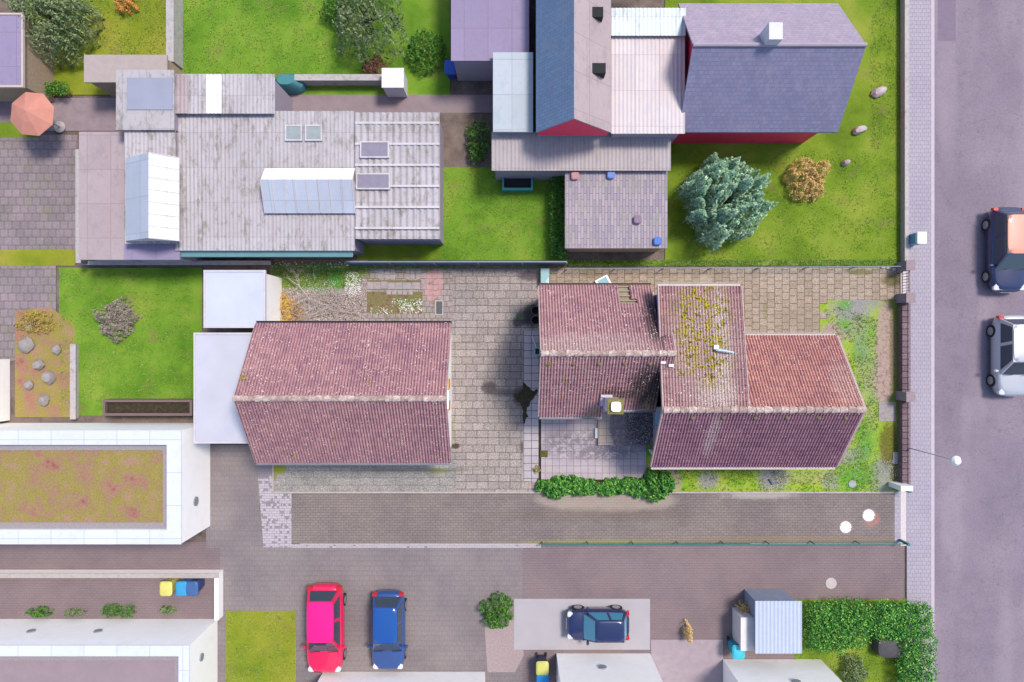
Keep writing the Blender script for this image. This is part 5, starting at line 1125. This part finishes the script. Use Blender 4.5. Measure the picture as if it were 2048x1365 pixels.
for i, (px, py, s_) in enumerate(((1755, 186, .3), (1716, 262, .26), (1690, 327, .16))):
    p = W(px, py); rd = random.Random(20+i); b = MB(); b.loft([[Vector((p.x+math.cos(2*PI*k/10)*s_*1.5*f*rd.uniform(.8, 1.1), p.y+math.sin(2*PI*k/10+.4)*s_*f*rd.uniform(.8, 1.1), z)) for k in range(10)] for f, z in ((.9, 0), (1, .12), (.65, .3), (.2, .36))])
    tag(b.build("lawn_boulder", plain("pinkish_rock", (.50, .42, .44), .9, var=.25, scale=5), smooth=True), ("largest pinkish boulder on the street lawn right of the slate roof", "middle boulder on the lawn below the slate roof's corner", "smallest pale stone on the lawn right of the tan bush")[i], "boulder", "boulders on the street lawn")
r = thing("utility_box", "white and blue box where the street lawn meets the sidewalk", "utility box", W(1820, 482)); p = W(1819, 482)
b = MB(); b.box(p.x-.25, p.x+.2, p.y-.25, p.y+.25, 0, .95); b.build("cabinet", plain("blue_cabinet", (.1, .3, .45), .5), r); b = MB(); b.box(p.x-.2, p.x+.24, p.y-.28, p.y+.28, .95, 1.02); b.build("roof_plate", M_whitepaint, r)
p = W(1809, 894); r = thing("street_lamp", "slim street lamp with white globe standing at the sidewalk", "street lamp", (p.x, p.y, 0))
b = MB(); b.tube([(p.x, p.y, 0), (p.x, p.y, 1), (p.x, p.y, 3.75)], [.04, .028, .018], 10); b.build("pole", plain("lamp_pole_grey", (.5, .48, .54), .5), r, smooth=True)
b = MB(); b.loft([[(p.x+math.cos(2*PI*k/16)*q_, p.y+math.sin(2*PI*k/16)*q_, z) for k in range(16)] for q_, z in ((.08, 3.75), (.2, 3.85), (.22, 3.97), (.15, 4.08), (.04, 4.12))]); b.build("lamp_globe", plain("opal_white", (.8, .8, .82), .3), r, smooth=True)
p = W(1662, 1167); b = MB(); b.cyl(p.x, p.y, -.01, .012, .28, 30); tag(b.build("manhole_cover", plain("pale_lid", (.44, .40, .40), .7)), "dull pale manhole cover in the lower brown drive", "manhole cover")

# ---- trees and bushes of the neighbours
shrub("conifer", "blue green feathery tree right of the plank shed", "tree", 1430, 415, 1.95, 3.4, L_spruce, 19000, .17, None, 30, 51)
shrub("round_bush", "round tan bush on the lawn right of the blue green tree", "bush", 1612, 360, 1.1, 1.1, L_tan, 7500, .09, None, 16, 52)
shrub("garden_tree", "broad grey green tree in the upper left corner", "tree", 140, 60, 1.8, 2.6, L_olive, 9000, .15, None, 24, 53)
shrub("garden_tree", "loose grey green tree at the top edge beside the violet roof", "tree", 745, 62, 1.7, 2.8, L_olive, 5200, .15, None, 18, 54, (1, 1.2))
shrub("garden_bush", "dark red bush below the loose grey green tree", "bush", 752, 142, .6, .9, leaf_mat("dark_red_leaves", [(0, (.06, .02, .02)), (1, (.28, .10, .09))]), 1500, .1, None, 8, 55)
shrub("garden_bush", "deep green bush at the top left of the loose tree", "bush", 680, 25, .8, 1.2, L_green, 2600, .11, None, 10, 56)
shrub("garden_bush", "green bush right of the loose tree at the terrace edge", "bush", 850, 110, .95, .9, L_green, 3000, .11, None, 12, 57)
shrub("garden_bush", "orange flowering bush at the top edge of the left lawn", "bush", 258, 12, .5, .7, leaf_mat("orange_leaves", [(0, (.45, .16, .03)), (1, (.7, .34, .1))]), 1300, .09, None, 8, 58)
shrub("dome_bush", "taupe leafless dome bush in the middle of the left lawn", "bush", 243, 640, .95, .8, leaf_mat("taupe_leaves", [(0, (.16, .12, .10)), (.6, (.30, .25, .23)), (1, (.42, .37, .35))]), 9000, .07, None, 16, 59)
shrub("garden_bush", "green bush with olive edge above the pink gravel bed", "bush", 995, 1218, .78, 1.0, L_green, 3400, .11, None, 12, 60)
for i, (px, py, rad, lb) in enumerate(((85, 1221, .5, "dull green bush nearest the lower left corner's frame"), (152, 1223, .4, "grey green bush second from the left along the white house"), (240, 1219, .75, "bright green wide bush along the lower left white house"), (338, 1217, .35, "small bush nearest the white house's right corner"))):
    shrub("wall_bush", lb, "bush", px, py, rad, .5, L_green if i in (0, 2) else L_olive, 1600, .08, "bushes along the lower left white house", 10, 61+i, (1.2, .45))
shrub("garden_bush", "yellow green bush above the pale locker", "bush", 1487, 1213, .42, .8, L_tan, 1000, .09, None, 8, 70)
shrub("garden_bush", "slim yellow green bush at the mauve paving's upper edge", "bush", 1372, 1258, .35, .9, L_tan, 800, .09, None, 6, 71, (.6, 1.2))
shrub("garden_bush", "dark leaves standing in for shade in the alley left of the pale teal extension", "bush", 955, 290, .7, 1.0, L_green, 1800, .12, None, 9, 72, (.8, 1.6))  # dark foliage put where the alley only lies in shade
shrub("garden_bush", "rockery cushion with golden leaves above the boulders", "bush", 75, 645, .8, .35, leaf_mat("cushion_gold", [(0, (.22, .18, .02)), (1, (.48, .36, .08))]), 2200, .07, None, 14, 73, (1.2, .7))
area("paving", rc(1302, 1280, 1446, 1365+E), -.002, plain("mauve_paving", (.33, .28, .31), .95, var=.15, scale=3))
def hedge(label, x0, y0, x1, y1, h, mat, n, seed, group=None):
    X0, X1, Y0, Y1 = W(x0, 0).x, W(x1, 0).x, W(0, y1).y, W(0, y0).y; rd = random.Random(seed)
    r = thing("hedge", label, "hedge", ((X0+X1)/2, (Y0+Y1)/2, 0), group); cl = []
    q_ = min(X1-X0, Y1-Y0)*.5; nx = max(1, round((X1-X0)/q_)); ny = max(1, round((Y1-Y0)/q_))
    for i in range(nx):
        for j in range(ny): cl.append((X0+(X1-X0)*(i+.5)/nx+rd.uniform(-.05, .05), Y0+(Y1-Y0)*(j+.5)/ny, h*.7+rd.uniform(-.08, .08), q_*rd.uniform(.75, 1)))
    b = MB(); leaf_cloud(b, cl, n, .11, .45, seed); b.build("foliage", mat, r)
    b = MB()
    for (cx, cy, cz, rr) in cl[::2]: b.tube([(cx, cy, 0), (cx+.03, cy, cz)], [.03, .012], 5)
    b.build("stem", M_bark, r)
hedge("clipped green hedge right of the pale blue shed", 1606, 1203, 1716, 1275, 1.0, L_hedge, 11000, 81)
hedge("clipped hedge piece at the lawn's upper right corner by the sidewalk", 1730, 1203, 1840, 1256, 1.0, L_hedge, 9000, 82)
hedge("long hedge along the sidewalk at the lower right", 1788, 1258, 1842, 1365+80, 1.0, L_hedge, 11000, 83)
hedge("dark green hedge along the mauve path at the upper left", -40, 176, 148, 196, .8, L_green, 4200, 85)
hedge("dark leafy strip standing in for shade between carport lawn and plank shed", 1104, 345, 1128, 518, 1.0, L_green, 4500, 86)  # dark foliage put where the plank shed's shade falls on the lawn
shrub("garden_bush", "olive bush in the lower right lawn's middle", "bush", 1700, 1340, .7, .9, L_olive, 2200, .11, None, 10, 74, (.8, 1.2))
shrub("flower_pot", "red and yellow flowers in a pot on the hedged lawn", "flowers", 1664, 1278, .42, .35, leaf_mat("red_yellow_flowers", [(0, (.5, .06, .04)), (.5, (.6, .4, .1)), (1, (.1, .3, .05))]), 600, .08, None, 6, 75)
p = W(1772, 1285); b = MB(); b.loft([rrect(p.x, p.y, .75, .55, 0, 4, 16), rrect(p.x, p.y, .7, .5, .6, 4, 16), rrect(p.x, p.y, .5, .35, .7, 3, 16)]); tag(b.build("covered_furniture", plain("charcoal_cover", (.07, .065, .075), .7), smooth=True), "charcoal covered garden furniture inside the hedged corner", "furniture cover")

# ------------------------------------------------------------------ cars
M_tyre = M_rubber; M_rim = plain("rim_metal", (.45, .45, .47), .35, metal=.7); M_lamp = glossy("headlamp_glass", (.6, .62, .65), .1); M_tail = glossy("tail_lamp", (.45, .01, .01), .2)
def car(label, px, py, L, Wd, H, paint, roofpaint, rot=0, hatch=.93, glass=M_glass, group="parked cars"):
    p = W(px, py); r = thing("parked_car", label, "car", (0, 0, 0), group)
    hl, hw = L/2, Wd/2; yb = .52*H
    # front at -Y
    def ring(z, fx, y0, y1, pw=5): return rrect(0, (y0+y1)/2, hw*fx, (y1-y0)/2, z, pw, 40)
    b = MB(); b.loft([ring(.20, .90, -hl*.95, hl*.96), ring(.30, .98, -hl*.99, hl*.99), ring(.50, 1.0, -hl, hl), ring(yb*.85, .985, -hl*.985, hl*.99), ring(yb*.97, .94, -hl*.93, hl*.965), ring(yb+.03, .87, -hl*.85, hl*.92, 4.5)])
    b.build("body", paint, r, smooth=True, local=True, ang=50)
    # greenhouse
    cf, cr = -hl*.48, hl*hatch*.97; tf, tr = -hl*.14, hl*hatch*.80; bw, tw = hw*.88, hw*.70; zt = H-.06; zb = yb+.0
    b = MB(); b.loft([[(-bw, cf, zb), (bw, cf, zb), (bw, cr, zb), (-bw, cr, zb)], [(-tw, tf, zt), (tw, tf, zt), (tw, tr, zt), (-tw, tr, zt)]]); b.build("cabin", paint, r, local=True)
    b = MB(); b.loft([rrect(0, (tf+tr)/2, tw+.01, (tr-tf)/2+.02, zt-.01, 6, 28), rrect(0, (tf+tr)/2, tw-.01, (tr-tf)/2, zt+.03, 6, 28), rrect(0, (tf+tr)/2, tw*.8, (tr-tf)/2*.85, zt+.055, 5, 28)]); b.build("roof", roofpaint, r, smooth=True, local=True, ang=50)
    def pane(c, s, nm, off=.012):
        cen = sum((Vector(q) for q in c), Vector())/4; n_ = (Vector(c[1])-Vector(c[0])).cross(Vector(c[3])-Vector(c[0])).normalized()
        if n_.dot(cen-Vector((0, (cf+cr)/2, zb))) < 0: n_ = -n_
        q = [cen+(Vector(v_)-cen)*s+n_*off for v_ in c]; b = MB(); b.loft([q, [v_-n_*.02 for v_ in q]]); b.build(nm, glass, r, local=True)
    A = [(-bw, cf, zb), (bw, cf, zb), (tw, tf, zt), (-tw, tf, zt)]; pane(A, .9, "windshield")
    A = [(-bw, cr, zb), (bw, cr, zb), (tw, tr, zt), (-tw, tr, zt)]; pane(A, .82, "rear_window")
    for s_ in (-1, 1):
        my = (cf+cr)/2+.1; mt = (tf+tr)/2+.05
        pane([(s_*bw, cf+.15, zb), (s_*bw, my, zb), (s_*tw, mt, zt), (s_*tw, tf+.05, zt)], .86, "side_window")
        pane([(s_*bw, my, zb), (s_*bw, cr-.12, zb), (s_*tw, tr-.05, zt), (s_*tw, mt, zt)], .84, "side_window")
        b = MB(); b.loft([rrect(s_*(hw+.07), cf+.22, .10, .06, yb-.06, 3, 10), rrect(s_*(hw+.07), cf+.22, .11, .07, yb+.02, 3, 10), rrect(s_*(hw+.06), cf+.22, .07, .04, yb+.07, 3, 10)]); b.build("wing_mirror", paint, r, local=True, smooth=True)
        b = MB(); b.loft([rrect(s_*hw*.70, -hl*.90, hw*.19, .11, yb*.78, 3, 12), rrect(s_*hw*.70, -hl*.89, hw*.18, .13, yb*.93, 3, 12), rrect(s_*hw*.68, -hl*.84, hw*.12, .08, yb*.99, 3, 12)]); b.build("headlight", M_lamp, r, local=True, smooth=True)
        b = MB(); b.loft([rrect(s_*hw*.78, hl*.95, hw*.15, .07, yb*.75, 3, 12), rrect(s_*hw*.78, hl*.93, hw*.14, .08, yb*1.0, 3, 12)]); b.build("tail_light", M_tail, r, local=True)
        for wy in (-hl*.62, hl*.60):
            b = MB(); b.tube([(s_*(hw-.20), wy, .31), (s_*(hw-.0), wy, .31)], .31, 24); t_ = b.build("wheel", M_tyre, r, local=True)
            b = MB(); b.tube([(s_*(hw-.0), wy, .31), (s_*(hw+.012), wy, .31)], .20, 18); b.build("rim", M_rim, t_, local=True)
    b = MB(); b.box(-.26, .26, -hl-.012, -hl+.02, .38, .50); b.build("number_plate", M_whitepaint, r, local=True)
    b = MB()
    for k in (-1, 1): b.tube([(k*.45-.25, cf-.03, zb+.03), (k*.45+.25, cf+.02, zb+.055)], .012, 5)
    b.build("wiper", M_black, r, local=True)
    r.location = (p.x, p.y, 0); r.rotation_euler = (0, 0, rot); return r
P_mag = glossy("magenta_red_paint", (.62, .01, .08), .25, .7); P_blue = glossy("blue_paint", (.015, .06, .22), .25, .8); P_navy = glossy("navy_paint", (.012, .02, .08), .2, .9)
P_mroof = glossy("magenta_roof", (.75, .005, .20), .3, .6); P_silver = glossy("silver_paint", (.45, .47, .52), .3, .7, .3); P_salmon = glossy("salmon_roof", (.60, .24, .18), .45, .2); P_broof = glossy("blue_roof", (.01, .07, .28), .2, .8)
car("bright magenta red hatchback on the lower parking area", 657, 1247, 4.35, 1.82, 1.55, P_mag, P_mroof)
car("dark blue hatchback right of the magenta red car", 781, 1251, 3.85, 1.66, 1.5, P_blue, P_broof)
car("short navy blue car on the pale concrete pad", 1193, 1240, 3.1, 1.52, 1.45, P_navy, P_navy, rot=-PI/2, glass=glossy("glass_with_sky_reflection", (.03, .22, .35), .08))  # cyan glass colour stands in for a reflection of the sky
car("dark car with salmon coloured roof cut by the right frame", 1998, 503, 4.2, 1.78, 1.5, P_navy, P_salmon, rot=0)
car("silver car cut by the right frame below the dark one", 2008, 711, 4.0, 1.80, 1.55, P_silver, P_silver, rot=0)
